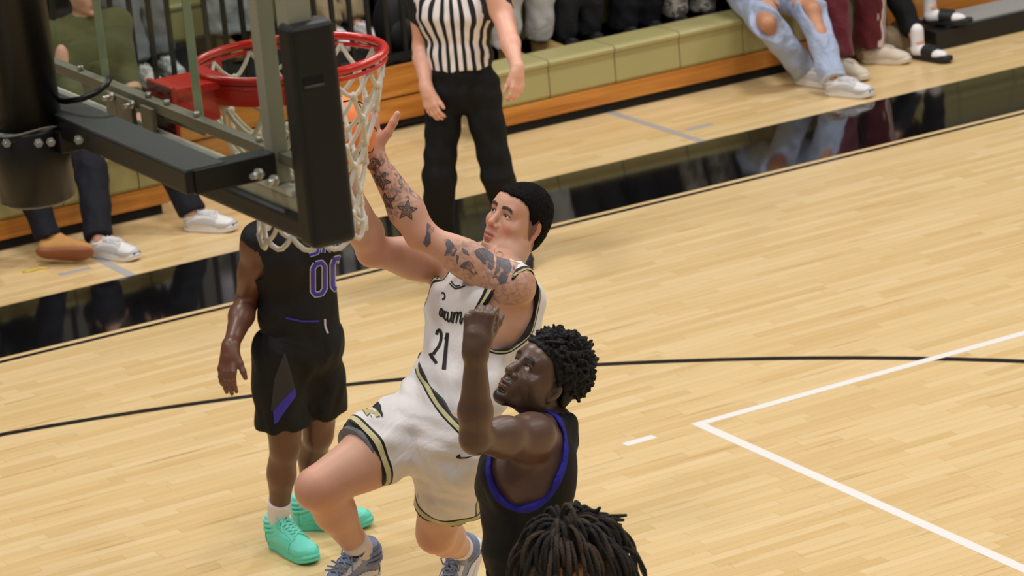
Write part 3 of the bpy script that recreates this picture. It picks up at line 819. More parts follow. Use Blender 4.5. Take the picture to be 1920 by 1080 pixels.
def eye_objs(person, H, s, gaze=None):
    O, f, l, u = H['O'], H['f'], H['l'], H['u']
    for q in (1, -1):
        c = O+(f*0.0825+l*q*0.031+u*0.0165)*s
        g = unit(gaze if gaze is not None else f)
        t = bmesh.new(); bmesh.ops.create_uvsphere(t, u_segments=24, v_segments=18, radius=0.0128*s)
        me = bpy.data.meshes.new('eye'); t.to_mesh(me); t.free()
        co = np.array([v.co for v in me.vertices]); an = np.arccos(np.clip(co @ g/(0.0128*s), -1, 1))
        at = me.attributes.new('gaze', 'FLOAT', 'POINT'); at.data.foreach_set('value', an.astype(np.float32))
        o = link_mesh('eye', me, M_EYE, person, True); o.matrix_basis = Matrix.Translation(Vector(c)); o.matrix_parent_inverse = parent_world(person).inverted()
M_EYE = banded_material('eyeball', rgb(215, 205, 195), [('gaze', -1, 0.50, rgb(62, 40, 24)), ('gaze', -1, 0.2, rgb(8, 7, 7))], 0.12, 0)
def hair_shell(H, s, grow, line, k=0.01):
    O, f, l, u = H['O'], H['f'], H['l'], H['u']
    pr = [ell(O+(f*-0.012+u*0.038)*s, np.array((0.103, 0.077, 0.092))*s+grow, (f, l, u), k), ell(O+(f*0.045+u*0.055)*s, np.array((0.055, 0.062, 0.045))*s+grow, (f, l, u), 0.03),
          ell(O+(f*-0.045+u*-0.02)*s, np.array((0.062, 0.062, 0.07))*s+grow*0.7, (f, l, u), 0.03)]
    def cut(X, Y, Z):
        a = ((X-O[0])*f[0]+(Y-O[1])*f[1]+(Z-O[2])*f[2])/s; b = ((X-O[0])*l[0]+(Y-O[1])*l[1]+(Z-O[2])*l[2])/s; c = ((X-O[0])*u[0]+(Y-O[1])*u[1]+(Z-O[2])*u[2])/s
        ln = line(a, b)+0.0035*np.sin(a*330+b*90)*np.sin(b*260)
        em = np.exp(-((a+0.010)/0.026)**2)*sstep(0.058, 0.068, np.abs(b)); ln = ln+(0.040-ln)*em*(ln < 0.04)
        return -(ln-c)*0.7*s
    return pr, fnp(cut, 0.006, True)
def in_box(prims, pad=0.0):
    return np.min([pbox(p)[0] for p in prims], 0)-pad, np.max([pbox(p)[1] for p in prims], 0)+pad

# ---- shoes (built once per style in their own frame: x to the toe, z up, heel at the origin)
def shoe_meshes(style):
    L = 0.305 if style != 'boot' else 0.30
    hi = dict(sneaker=0.085, high=0.125, boot=0.13, slide=0.06)[style]
    out = {}
    if style == 'slide':
        out['foot'] = [cone((0.03, 0, 0.05), (0.13, 0, 0.05), 0.034, 0.036, 0.02, (0, 1, 0), 1.15), ell((0.19, 0, 0.045), (0.07, 0.045, 0.026), None, 0.02), cone((0.035, 0, 0.06), (0.035, 0, 0.175), 0.040, 0.040, 0.02)]
        out['strap'] = [cone((0.10, 0, 0.055), (0.185, 0, 0.052), 0.044, 0.040, 0.01, (0, 1, 0), 1.22, cap='ab')]
    else:
        out['upper'] = [cone((0.035, 0, 0.05), (0.14, 0, 0.052), 0.036, 0.037, 0.03, (0, 1, 0), 1.05), ell((0.222, 0, 0.044), (0.076, 0.050, 0.036), None, 0.03),
                        ell((0.14, 0, 0.06), (0.09, 0.04, 0.04), None, 0.03), cone((0.036, 0, 0.05), (0.036, 0, hi), 0.041, 0.043, 0.02, cap='b'), cone((0.075, 0, hi-0.01), (0.16, 0, 0.075), 0.032, 0.026, 0.03),
                        fnp(lambda X, Y, Z: Z-0.022+0*X+0*Y, 0.0, True)]
        out['collar'] = [cone((0.034, 0, hi-0.012), (0.034, 0, hi+0.014), 0.043, 0.040, 0.005, cap='b')]
    return out, L, hi
SHOES = {}; SHOE_DATA = {}
def shoe_style(style):
    if style in SHOES: return SHOES[style]
    pr, L, hi = shoe_meshes(style); res = {}
    for n, p in pr.items():
        v, f = sdf_mesh(p, 0.004); res[n] = (relax(v, f, 1), f)
    # sole outline
    xs = np.linspace(0, 1, 25); w = 0.036+0.012*np.sin(np.clip((xs-0.25)/0.75, 0, 1)*math.pi)
    w = w*np.sqrt(np.clip(1-((xs-0.5)/0.505)**10, 0, 1))
    w[0] = 0.014; w[-1] = 0.012
    ctr = 0.004*np.sin(xs*math.pi*1.2)
    out = [(x*L-0.006, c+ww) for x, ww, c in zip(xs, w, ctr)]+[(x*L-0.006, c-ww) for x, ww, c in zip(xs[::-1], w[::-1], ctr[::-1])]
    t = bmesh.new()
    th = dict(sneaker=0.034, high=0.032, boot=0.026, slide=0.034)[style]
    rings = []
    for z, g in ((0.0, 0.95), (0.005, 1.03), (th*0.42, 1.05), (th*0.5, 1.01), (th*0.58, 1.04), (th*0.9, 1.03), (th, 0.96)):
        rings.append([t.verts.new((0.15+(x-0.15)*g, y*g, z+max(0, (x-0.24))*0.22+max(0, (0.03-x))*0.12)) for x, y in out])
    n = len(out)
    for a, b in zip(rings[:-1], rings[1:]):
        for i in range(n): f = t.faces.new((a[i], a[(i+1) % n], b[(i+1) % n], b[i])); f.smooth = True
    t.faces.new(rings[0][::-1]); t.faces.new(rings[-1])
    me = bpy.data.meshes.new('sole'); t.to_mesh(me); t.free(); res['sole'] = me
    if style in ('sneaker', 'high'):
        uv, uf = res['upper']
        fn = np.cross(uv[uf[:, 2]]-uv[uf[:, 0]], uv[uf[:, 3]]-uv[uf[:, 1]]); nv = np.zeros_like(uv)
        for i in range(4): np.add.at(nv, uf[:, i], fn)
        nv /= np.linalg.norm(nv, axis=1)[:, None]+1e-9
        def topz(x, y):
            d = np.hypot(uv[:, 0]-x, uv[:, 1]-y); k = d < 0.006
            return uv[k, 2].max() if k.any() else 0.05
        m = MB()
        for i in range(6):
            x = 0.098+i*0.0185; w = 0.026-0.001*i
            for sg in (1, -1):
                m.tube([(x+0.010*sg*(t_-0.0), t_*w, topz(x+0.010*sg*t_, t_*w)+0.003) for t_ in np.linspace(-1, 1, 7)], 0.0031, 6)
        z0 = topz(0.095, 0)
        for q in (1, -1): m.tube([(0.098, q*0.003, z0+0.004), (0.085, q*0.020, z0+0.012), (0.098, q*0.036, z0+0.002), (0.112, q*0.030, topz(0.112, q*0.03)+0.006), (0.104, q*0.006, z0+0.004)], 0.0028, 6)
        for q in (1, -1): m.tube([(0.104, q*0.004, z0+0.004), (0.128, q*0.030, topz(0.128, q*0.03)+0.004), (0.150, q*0.040, 0.070)], 0.0026, 6)
        me = bpy.data.meshes.new('laces'); m.bm.to_mesh(me); m.bm.free(); res['laces'] = me
        cx = uv[uf].mean(1); ay = np.abs(cx[:, 1])
        side = (ay > 0.020) & (np.abs(cx[:, 2]-(0.046+0.020*np.sin((cx[:, 0]-0.03)*16))) < 0.009+0.010*np.clip((cx[:, 0]-0.05)/0.1, 0, 1)) & (cx[:, 0] > 0.03) & (cx[:, 0] < 0.20)
        heel = (cx[:, 0] < 0.022) & (cx[:, 2] < 0.088)
        toe = (cx[:, 0] > 0.205) & (cx[:, 2] < 0.052+0.03*np.clip((cx[:, 0]-0.27)/0.03, 0, 1))
        eye = (np.abs(ay-0.027) < 0.0055) & (cx[:, 0] > 0.09) & (cx[:, 0] < 0.205) & (cx[:, 2] > 0.068)
        sel = uf[side | heel | toe | eye]; used = np.unique(sel); rm = np.full(len(uv), -1); rm[used] = np.arange(len(used))
        res['overlay'] = (uv[used]+nv[used]*0.0028, rm[sel])
        m = MB(); m.ball((0.290, 0, 0.040), 0.020, 2, (0.6, 1.6, 0.8))
        me = bpy.data.meshes.new('toe_cap'); m.bm.to_mesh(me); m.bm.free(); res['toe_cap'] = me
        m = MB()
        for i in range(3 if style == 'high' else 1):
            zz = hi-0.004-i*0.017
            m.tube([(0.036+(0.0455+0.001*i)*math.cos(a_), (0.0455+0.001*i)*math.sin(a_), zz+0.006*math.cos(a_)) for a_ in np.linspace(0, 2*math.pi, 25)[:-1]], 0.0062, 8, closed=True)
        me = bpy.data.meshes.new('collar_rib'); m.bm.to_mesh(me); m.bm.free(); res['collar_rib'] = me
    SHOES[style] = (res, L, hi)
    return SHOES[style]
def shoe(person, style, ankle, fwd, up, cols, label=None, ground=None, scale=1.0):
    """ankle: joint position (about 9 cm above the sole, 4 cm ahead of the heel)"""
    res, L, hi = shoe_style(style)
    f = unit(fwd); u = unit(up-f*(up @ f)); l = np.cross(u, f)
    o = np.asarray(ankle)-(f*0.042+u*0.092)*scale
    if ground is not None: o = o+V3(0, 0, ground-o[2]+0.001)
    Mx = Matrix(((f[0]*scale, l[0]*scale, u[0]*scale, o[0]), (f[1]*scale, l[1]*scale, u[1]*scale, o[1]), (f[2]*scale, l[2]*scale, u[2]*scale, o[2]), (0, 0, 0, 1)))
    root = None
    order = ['upper', 'foot', 'strap', 'collar', 'sole', 'laces', 'overlay', 'toe_cap', 'collar_rib']
    inv = parent_world(person).inverted()
    for n in order:
        if n == 'collar_rib' and n in res and 'collar' in cols: cols = dict(cols, collar_rib=cols['collar'])
        if n not in res or n not in cols: continue
        r = res[n]
        nm = {'upper': 'shoe', 'foot': 'sock_foot', 'strap': 'slide_strap'}.get(n, n)
        key = (style, n, cols[n].name)
        if key in SHOE_DATA:
            ob = bpy.data.objects.new(nm, SHOE_DATA[key]); COL.objects.link(ob)
        elif isinstance(r, tuple):
            ob = np_mesh(nm, r[0], r[1], cols[n])
        else:
            ob = link_mesh(nm, r.copy(), cols[n], None, True)
        SHOE_DATA[key] = ob.data
        if root is None:
            ob.parent = person; ob.matrix_parent_inverse = inv; ob.matrix_basis = Mx; root = ob
            if label: ob['label'] = label
        else:
            ob.parent = root; ob.matrix_basis = Matrix.Identity(4)
    return root
def tube_part(name, pts, rad, m, person, n=24):
    b = MB(); b.tube(pts, rad, n); return b.build(name, m, person)

# ---- prints laid on a surface: traced shapes are cast on to the garment or skin they lie on
def bvh_of(objs):
    Vs, Ps, o = [], [], 0
    for ob in objs:
        me = ob.data; n = len(me.vertices); co = np.empty(n*3, np.float32); me.vertices.foreach_get('co', co); co = co.reshape(-1, 3)
        mw = np.array(parent_world(ob)); co = co @ mw[:3, :3].T+mw[:3, 3]
        Vs += [Vector(c) for c in co]; Ps += [[i+o for i in p.vertices] for p in me.polygons]; o += n
    return BVHTree.FromPolygons(Vs, Ps)
def cast(bvh, u, v, off):
    d = Vector(unit(ray(u, v))); h = bvh.ray_cast(Vector(CAM), d)
    if h[0] is None: return None
    n = h[1]
    if n.dot(d) > 0: n = -n
    return h[0]+n*off
def decal(name, polys, bvh, m, parent, off=0.0015, cuts=3, maxlen=6.0, island=False):
    """polys: closed outlines in photograph pixels"""
    bm = bmesh.new()
    for poly in polys:
        vs = [bm.verts.new((p[0], p[1], 0)) for p in poly]
        try: bm.faces.new(vs)
        except ValueError: pass
    bmesh.ops.triangulate(bm, faces=bm.faces[:])
    for _ in range(6):
        es = [e for e in bm.edges if e.calc_length() > maxlen]
        if not es: break
        bmesh.ops.subdivide_edges(bm, edges=es, cuts=1); bmesh.ops.triangulate(bm, faces=[f for f in bm.faces if len(f.verts) > 3])
    dead = []
    pos = {}
    for v in bm.verts:
        p = cast(bvh, v.co.x, v.co.y, off)
        if p is None: dead.append(v)
        else: pos[v] = p
    for v, p in pos.items(): v.co = p
    if dead: bmesh.ops.delete(bm, geom=dead, context='VERTS')
    bad = [f for f in bm.faces if max(e.calc_length() for e in f.edges) > 0.05]
    if bad: bmesh.ops.delete(bm, geom=bad, context='FACES')
    if island and bm.faces:
        seen = set(); best = []
        for f0 in bm.faces:
            if f0 in seen: continue
            comp = [f0]; seen.add(f0); k = 0
            while k < len(comp):
                for e in comp[k].edges:
                    for g in e.link_faces:
                        if g not in seen: seen.add(g); comp.append(g)
                k += 1
            if len(comp) > len(best): best = comp
        keep = set(best); bmesh.ops.delete(bm, geom=[f for f in bm.faces if f not in keep], context='FACES')
    me = bpy.data.meshes.new(name); bm.to_mesh(me); bm.free()
    return link_mesh(name, me, m, parent)
def stroke(pts, w, closed=False, step=3.0):
    """polyline in pixels -> list of small quads of width w (w may vary along it)"""
    pts = [np.array(p, float) for p in pts]
    if closed: pts = pts+[pts[0]]
    d = []; ww = []
    wl = w if hasattr(w, '__len__') else [w]*len(pts)
    for i in range(len(pts)-1):
        n = max(1, int(np.linalg.norm(pts[i+1]-pts[i])/step))
        for k in range(n): d.append(pts[i]+(pts[i+1]-pts[i])*k/n); ww.append(wl[i]+(wl[i+1]-wl[i])*k/n)
    d.append(pts[-1]); ww.append(wl[-1])
    L, R = [], []
    for i, p in enumerate(d):
        t = d[min(i+1, len(d)-1)]-d[max(i-1, 0)]; t = t/(np.linalg.norm(t)+1e-9); n = np.array([-t[1], t[0]])
        L.append(p+n*ww[i]/2); R.append(p-n*ww[i]/2)
    return [[L[i], R[i], R[i+1], L[i+1]] for i in range(len(d)-1)]
def spline(pts, n=6):
    pts = [np.array(p, float) for p in pts]; out = []
    for i in range(len(pts)-1):
        p0 = pts[max(i-1, 0)]; p1 = pts[i]; p2 = pts[i+1]; p3 = pts[min(i+2, len(pts)-1)]
        for k in range(n):
            t = k/n; out.append(0.5*((2*p1)+(-p0+p2)*t+(2*p0-5*p1+4*p2-p3)*t*t+(-p0+3*p1-3*p2+p3)*t**3))
    out.append(pts[-1]); return out

def frame_from(f, u):
    f = unit(f); l = unit(np.cross(u, f)); u = np.cross(f, l); return f, l, u
# ------------------------------------------------------------------ ball
BALL_C = atd(632, 250, 10.72); BALL_R = 0.1205
def ball_material():
    m = bpy.data.materials.new('orange_ball_leather'); nt, b = nodes_of(m); L = nt.links.new
    b.inputs['Base Color'].default_value = rgb(234, 124, 54); b.inputs['Roughness'].default_value = 0.5
    tc = N(nt, 'ShaderNodeTexCoord'); vo = N(nt, 'ShaderNodeTexVoronoi'); vo.inputs['Scale'].default_value = 260; L(tc.outputs['Object'], vo.inputs['Vector'])
    bp = N(nt, 'ShaderNodeBump'); bp.inputs['Strength'].default_value = 0.15; bp.inputs['Distance'].default_value = 0.002; L(vo.outputs['Distance'], bp.inputs['Height']); L(bp.outputs['Normal'], b.inputs['Normal'])
    return m
ballo = empty('basketball', BALL_C-V3(0, 0, BALL_R)); tag(ballo, 'orange basketball with black seams held up behind the net', 'basketball')
MB().ball(BALL_C, BALL_R, 4).build('leather_shell', ball_material(), ballo)
Rb = np.stack([camvec(0.75, 0.2, 0.6), camvec(-0.1, 0.95, -0.2), camvec(-0.6, 0.0, 0.8)])
Rb[1] = unit(Rb[1]-Rb[0]*(Rb[0] @ Rb[1])); Rb[2] = np.cross(Rb[0], Rb[1])
def seam(fn):
    pts = [BALL_C+(unit(fn(t)) @ Rb)*(BALL_R+0.0004) for t in np.linspace(0, 2*math.pi, 73)[:-1]]
    MB().tube(pts, 0.0028, 6, closed=True).build('seam', mat('black_seam', rgb(24, 20, 18), 0.6), ballo)
seam(lambda t: V3(math.cos(t), math.sin(t), 0)); seam(lambda t: V3(math.cos(t), 0, math.sin(t)))
for q in (1, -1):
    seam(lambda t: V3(q*(0.62+0.26*math.cos(2*t)), 0.80*math.cos(t), 0.80*math.sin(t)))

# ------------------------------------------------------------------ the jumping player in white, number 21
SK21 = skin_material('fair_tattooed_skin', rgb(204, 155, 131), rgb(52, 38, 32), rgb(170, 92, 84), 0.5, tattoo=True)
p21 = empty('person', on(780, 1150, 2, 0)*0+atd(800, 1010, 10.95)); tag(p21, 'leaping player in white 21 jersey with a tattooed arm, reaching up with the ball', 'person', 'players on the court')
J = dict(sc=1.03, bulk=1.04)
J['hp_r'] = atd(797, 792, 10.97); J['hp_l'] = atd(862, 818, 10.86)
J['pelvis'] = (J['hp_r']+J['hp_l'])/2+unit(atd(880, 725, 10.95)-atd(828, 808, 10.9))*0.03
J['waist'] = atd(868, 712, 10.95); J['chest'] = atd(900, 592, 11.0); J['neck'] = atd(938, 506, 11.03)
J['sh_l'] = atd(964, 537, 10.86); J['sh_r'] = atd(852, 498, 11.14)
J['lat_hip'] = unit(J['hp_l']-J['hp_r']); J['lat_sh'] = unit(J['sh_l']-J['sh_r'])
J['fwd_hip'] = unit(np.cross(J['lat_hip'], unit(J['waist']-J['pelvis']))); J['fwd_sh'] = unit(np.cross(J['lat_sh'], unit(J['neck']-J['chest'])))
J['el_l'] = bone(J['sh_l'], 784, 436, 0.335); J['wr_l'] = bone(J['el_l'], 697, 288, 0.295)
J['el_r'] = bone(J['sh_r'], 698, 470, 0.33); J['wr_r'] = bone(J['el_r'], 656, 352, 0.28)
J['kn_r'] = bone(J['hp_r'], 594, 915, 0.442); J['an_r'] = bone(J['kn_r'], 683, 1042, 0.44, near=False)
J['kn_l'] = bone(J['hp_l'], 818, 1000, 0.46, near=False); J['an_l'] = bone(J['kn_l'], 868, 1030, 0.44, near=False)
H21 = dict(O=V3(3.171, 1.853, 1.908)); H21['f'], H21['l'], H21['u'] = frame_from(V3(-0.868, -0.27, 0.418), V3(0.453, -0.08, 0.888))
hl, _ = hand_prims(J['wr_l'], camvec(-0.22, 0.95, 0.0), camvec(-0.5, 0.0, -0.85), camvec(0.95, 0.1, 0.1), 1.16, (0.15, 0.3, 0.3), 0.22, (1.0, -0.1))
hr, _ = hand_prims(J['wr_r'], camvec(-0.35, 0.85, 0.1), camvec(-0.1, 0.35, -0.9), camvec(-0.9, -0.2, 0.1), 1.05, (0.3, 0.35, 0.3), 0.15, (0.7, 0.1))
base21 = torso_prims(J)+shoulder_prims(J)
arm_l = arm_prims(J['sh_l'], J['el_l'], J['wr_l'], 1.03, m=1.16, mu=0.98); arm_r = arm_prims(J['sh_r'], J['el_r'], J['wr_r'], 1.03, m=1.14)
leg_r = leg_prims(J['hp_r'], J['kn_r'], J['an_r'], 1.04, m=1.12); leg_l = leg_prims(J['hp_l'], J['kn_l'], J['an_l'], 1.04, m=1.06)
neck21 = [cone(J['neck']-unit(J['neck']-J['chest'])*0.02, H21['O']+(H21['f']*-0.025+H21['u']*-0.05), 0.066, 0.058, 0.03)]
hd21 = head_prims(H21, 1.0, 1.06, 1.05, 0.9)
def body_mesh(name, person, groups, fine, h, m, attrs):
    """coarse body plus finer head and hands, one mesh"""
    parts = [sdf_mesh(groups, h)]
    parts[0] = (relax(parts[0][0], parts[0][1], 1), parts[0][1])
    for pr, ctx, hh in fine:
        lo, hi = in_box(pr, 0.012)
        v, f = sdf_mesh(pr+ctx if True else pr, hh, (lo, hi)); parts.append((relax(v, f, 1, 0.3), f))
    v, f = join_vf(parts)
    return np_mesh(name, v, f, m, person, {k: fn(v) for k, fn in attrs.items()})
def seg_t(v, a, b):
    ab = b-a; t = ((v-a) @ ab)/(ab @ ab); return t, np.linalg.norm(v-(a+np.clip(t, 0, 1)[:, None]*ab), axis=1)
def tat21(v):
    t, d = seg_t(v, J['el_l'], J['wr_l']); m1 = (d < 0.075)*sstep(0.22, 0.36, t)*(1-sstep(0.93, 1.0, t))
    t2, d2 = seg_t(v, J['sh_l'], J['el_l']); side = ((v-J['sh_l']) @ unit(CU*0.8-CF*0.6)) > -0.02
    m2 = (d2 < 0.085)*side*sstep(-0.25, -0.1, t2)*(1-sstep(0.62, 0.72, t2))*0.55
    return np.maximum(m1, m2)
def fl21(v):
    out = head_masks(H21, v, 1.0)[2]
    for k in ('kn_r', 'kn_l'): out = np.maximum(out, 0.55*(1-sstep(0.04, 0.10, np.linalg.norm(v-J[k], axis=1))))
    for k in ('el_l', 'el_r'): out = np.maximum(out, 0.6*(1-sstep(0.03, 0.09, np.linalg.norm(v-J[k], axis=1))))
    for k in ('wr_l', 'wr_r'): out = np.maximum(out, 0.35*(1-sstep(0.05, 0.2, np.linalg.norm(v-J[k]-CU*0.08, axis=1))))
    return out
fade21 = lambda a, b, c: 0.75*sstep(0.0, 1.0, np.clip((c-np.interp(a, [-0.1, -0.02, 0.01, 0.03, 0.045, 0.07, 0.1], [-0.10, -0.075, -0.04, 0.012, 0.055, 0.078, 0.086]))/0.012, 0, 1))*(np.abs(b) < 0.083)
hm21 = lambda v, i: head_masks(H21, v, 1.0, 1.0, 0.30, 0.28, fade21)[i]
b21 = body_mesh('body', p21, base21+arm_l+arm_r+leg_r+leg_l+neck21, [(hd21, neck21, 0.0026), (hl, arm_l, 0.0035), (hr, arm_r, 0.0035)], 0.006, SK21,
                dict(hair_shade=lambda v: hm21(v, 0), lip=lambda v: hm21(v, 1), flush=fl21, tattoo=tat21))
eye_objs(p21, H21, 1.0, unit(H21['f']+H21['u']*0.1-H21['l']*0.15))
M_HAIRB = mat('black_hair', rgb(14, 12, 11), 0.85, var=0.5, scale=140, bump=0.9, bscale=300, spec=0.15)
pr, cutp = hair_shell(H21, 1.0, 0.008, lambda a, b: np.interp(a, [-0.1, -0.03, 0.004, 0.016, 0.03, 0.048, 0.075, 0.11], [-0.085, -0.07, -0.035, 0.012, 0.03, 0.066, 0.082, 0.088])+0*b)
def hair_noise(D, X, Y, Z): return D+0.0036*np.sin(X*560+np.sin(Z*300)*2)*np.sin(Y*520+X*150)*np.sin(Z*540+np.sin(X*210)*2)
sdf_obj('hair', pr+[cutp], 0.0035, M_HAIRB, p21, post=hair_noise)

GOLD = rgb(194, 186, 138); BLACK = rgb(16, 15, 16); WHITE = rgb(226, 221, 222)
up_t = unit(J['neck']-J['chest'])
armc = J['sh_l']-up_t*0.075-J['fwd_sh']*0.012; armr = np.array((0.085, 0.17, 0.135))
armcut_l = ell(armc, armr, (J['fwd_sh'], J['lat_sh'], up_t), 0.0, True)
armcut_r = ell(J['sh_r']-up_t*0.065+J['fwd_sh']*0.02, armr, (J['fwd_sh'], J['lat_sh'], up_t), 0.0, True)
neckc = J['neck']+J['fwd_sh']*0.055+up_t*0.005
neckcut = ell(neckc, (0.10, 0.082, 0.095), (J['fwd_sh'], J['lat_sh'], up_t), 0.0, True)
wn = unit(CR*0.58+CU*0.76-CF*0.30); wp = J['pelvis']+unit(J['waist']-J['pelvis'])*0.095
def plane_cut(p0, n, k=0.0): return fnp(lambda X, Y, Z: (X-p0[0])*n[0]+(Y-p0[1])*n[1]+(Z-p0[2])*n[2], k, True)
def att(p): return lambda v: peval(p, v[:, 0], v[:, 1], v[:, 2])
def folds(dirs, amp, fr):
    def post(D, X, Y, Z):
        s = 0
        for (a, b, c), A, F, ph in zip(dirs, amp, fr, (0.3, 1.9, 4.0, 2.2, 5.1)):
            s = s+A*np.sin((X*a+Y*b+Z*c)*F+ph+1.3*np.sin((X*b-Y*a+Z*0.7)*F*0.35))
        return D+s
    return post
jp = torso_prims(J, 0.016)+shoulder_prims(J, 0.008)
MJ21 = banded_material('white_jersey_cloth', WHITE, [(n, a, b, c) for n in ('d_arm', 'd_arm_r', 'd_neck') for a, b, c in ((-9, 0.005, BLACK), (0.005, 0.0095, GOLD), (0.0095, 0.0145, BLACK))], 0.7, 0.35, 5, (1, 1, 0.45))
fd = folds([tuple(unit(CR*0.8+CU*0.5)), tuple(unit(CR*0.9-CU*0.25)), tuple(CU)], (0.0028, 0.002, 0.0022), (62, 95, 55))
j21 = sdf_obj('jersey', jp+[armcut_l, armcut_r, neckcut, plane_cut(wp-wn*0.05, wn)], 0.0056, MJ21, p21, dict(d_arm=att(armcut_l), d_arm_r=att(armcut_r), d_neck=att(neckcut)), post=lambda D, X, Y, Z: fd(D, X, Y, Z))
# shorts
thr = unit(J['kn_r']-J['hp_r']); thl = unit(J['kn_l']-J['hp_l'])
hem_r = J['hp_r']+thr*0.262+CU*0.016+CF*0.015; hem_l = J['hp_l']+thl*0.308+CR*0.012
sp = [p for p in torso_prims(J, 0.028)[:1]]+[ell(J['pelvis']-J['fwd_hip']*0.03-wn*0.03, (0.14, 0.19, 0.13), (J['fwd_hip'], J['lat_hip'], wn), 0.05),
      cone(J['hp_r'], hem_r, 0.134, 0.117, 0.03, cap='b'), cone(J['hp_l'], hem_l, 0.128, 0.112, 0.03, cap='b'), plane_cut(wp, -wn)]
def hemd(v):
    dr = (hem_r-v) @ unit(hem_r-J['hp_r']); dl = (hem_l-v) @ unit(hem_l-J['hp_l'])
    _, r1 = seg_t(v, J['hp_r'], hem_r); _, r2 = seg_t(v, J['hp_l'], hem_l)
    return np.where(r1 < r2, dr, dl)
side_n = unit(J['lat_hip']*0.95-J['fwd_hip']*0.35)
def sided(v):
    tl, r = seg_t(v, J['hp_l'], hem_l)
    q = (v-J['hp_l']) @ unit(np.cross(thl, side_n))
    out = np.where(((v-J['hp_l']) @ side_n > 0.03) & (tl > -0.3), q, 9.0)
    return out
MS21 = banded_material('white_shorts_cloth', WHITE, [('d_side', -0.017, 0.017, BLACK), ('d_side', -0.010, 0.010, GOLD), ('d_hem', -9, 0.007, BLACK), ('d_hem', 0.007, 0.025, GOLD), ('d_hem', 0.025, 0.033, BLACK), ('d_top', -9, 0.022, BLACK), ('d_top', 0.004, 0.016, GOLD)], 0.6, 0.4, 5)
fd2 = folds([tuple(unit(CR*0.5-CU*0.8)), tuple(unit(CR*0.9+CU*0.5)), tuple(unit(CR*0.2+CU))], (0.004, 0.003, 0.002), (48, 70, 105))
s21 = sdf_obj('shorts', sp, 0.0056, MS21, p21, dict(d_hem=hemd, d_side=sided, d_top=lambda v: (wp-v) @ wn), post=fd2)
band = ell(wp+wn*0.012, (0.128, 0.182, 0.03), (J['fwd_hip'], J['lat_hip'], wn), 0.0)
cs = MB(); cs.tube([hem_r-thr*0.03, hem_r+thr*0.012], [0.107, 0.103], 32)
cs.build('undershorts', mat('grey_camo_knit', rgb(110, 112, 118), 0.8, var=0.7, scale=45), p21)
# socks and shoes
M_SOCK = mat('white_sock', rgb(226, 216, 216), 0.85, bump=0.2, bscale=250)
def sock(person, K, A, top, m, s=1.0, name='sock'):
    d = unit(A-K); n = 9
    pts = [A-d*top*(1-i/(n-1))+d*0.03*(i/(n-1)) for i in range(n)]
    LS = np.linalg.norm(A-K)
    rad = [max(0.041*s, (0.052-(0.052-0.036)*(1-top*(1-i/(n-1))/LS))*s+0.006) for i in range(n)]
    rad[0] *= 0.98
    return tube_part(name, pts, rad, m, person)
so = sock(p21, J['kn_r'], J['an_r'], 0.12, M_SOCK, 1.0); so2 = sock(p21, J['kn_l'], J['an_l'], 0.10, M_SOCK, 1.0)
M_BLUEG = mat('blue_grey_knit', rgb(150, 158, 178), 0.7, var=0.1, scale=30, bump=0.2, bscale=200); M_SOLEW = mat('white_rubber', rgb(225, 222, 222), 0.5)
c21 = dict(upper=M_BLUEG, collar=mat('slate_blue_collar', rgb(128, 138, 168), 0.8), sole=M_SOLEW, laces=mat('blue_lace', rgb(132, 146, 178), 0.8), overlay=mat('white_overlay', rgb(222, 220, 224), 0.5))
shoe(p21, 'high', J['an_r'], camvec(-0.62, -0.42, 0.62), unit(J['kn_r']-J['an_r']), c21, None, None, 1.04)
shoe(p21, 'high', J['an_l'], camvec(-0.38, -0.9, 0.1), camvec(-0.35, 0.15, 0.9), c21, None, None, 1.04)
# loose lace ends
for (u, v) in ((622, 1051), (614, 1061), (610, 1069)):
    a0 = bone(J['an_r'], 650, 1072, 0.13); MB().tube([a0, bone(a0, (u+650)/2, (v+1070)/2-2, 0.06), bone(a0, u, v, 0.11)], 0.0035, 6).build('lace_end', c21['laces'], p21)
# prints
BV = bvh_of([j21]); BVS = bvh_of([s21]); BVB = bvh_of([b21]); BVK = bvh_of([so])
M_PRINT = mat('black_print', rgb(14, 13, 14), 0.7); M_PGOLD = mat('gold_print', rgb(188, 176, 118), 0.7); M_PWHITE = mat('white_print', rgb(232, 230, 230), 0.7)
def cr(pts, ox, oy, k): return [(ox+p[0]/k, oy+p[1]/k) for p in pts]
N5 = lambda pts: cr(pts, 800, 520, 5.4)
st = stroke(spline(N5([(104, 582), (112, 548), (134, 536), (150, 570), (148, 625), (130, 690), (95, 740), (68, 782)])), [5.5]*43)+stroke(N5([(36, 770), (62, 815), (104, 872)]), [6.0, 6.5, 5.5])
st += stroke(N5([(214, 562), (200, 690), (176, 935)]), [6.2, 6.8, 8.0])+stroke(N5([(190, 628), (206, 590)]), 4)
decal('jersey_number', st, BV, M_PRINT, j21, 0.002)
st = []
for pth in ([(150, 165), (172, 158), (186, 185), (182, 215), (160, 226)], [(160, 312), (142, 330), (136, 372), (146, 392), (160, 372), (166, 322), (164, 392), (176, 398)], [(176, 345), (186, 352), (180, 418)],
            [(212, 352), (196, 352), (184, 395), (194, 430), (212, 418)], [(222, 352), (214, 418), (226, 448), (246, 420), (260, 345), (250, 430), (262, 452)],
            [(282, 352), (266, 462)], [(270, 430), (290, 372), (308, 352), (316, 372), (300, 462)], [(306, 430), (326, 372), (346, 350), (354, 374), (340, 440), (352, 466), (370, 410)]):
    st += stroke(spline(N5(pth)), 3.0, step=2)
decal('jersey_lettering', st, BV, M_PRINT, j21, 0.002)
st = stroke(N5([(236, 62), (262, 92), (294, 116), (345, 106), (392, 84)]), 2.6)+stroke(N5([(250, 40), (272, 72), (298, 92), (345, 84)]), 2.4)
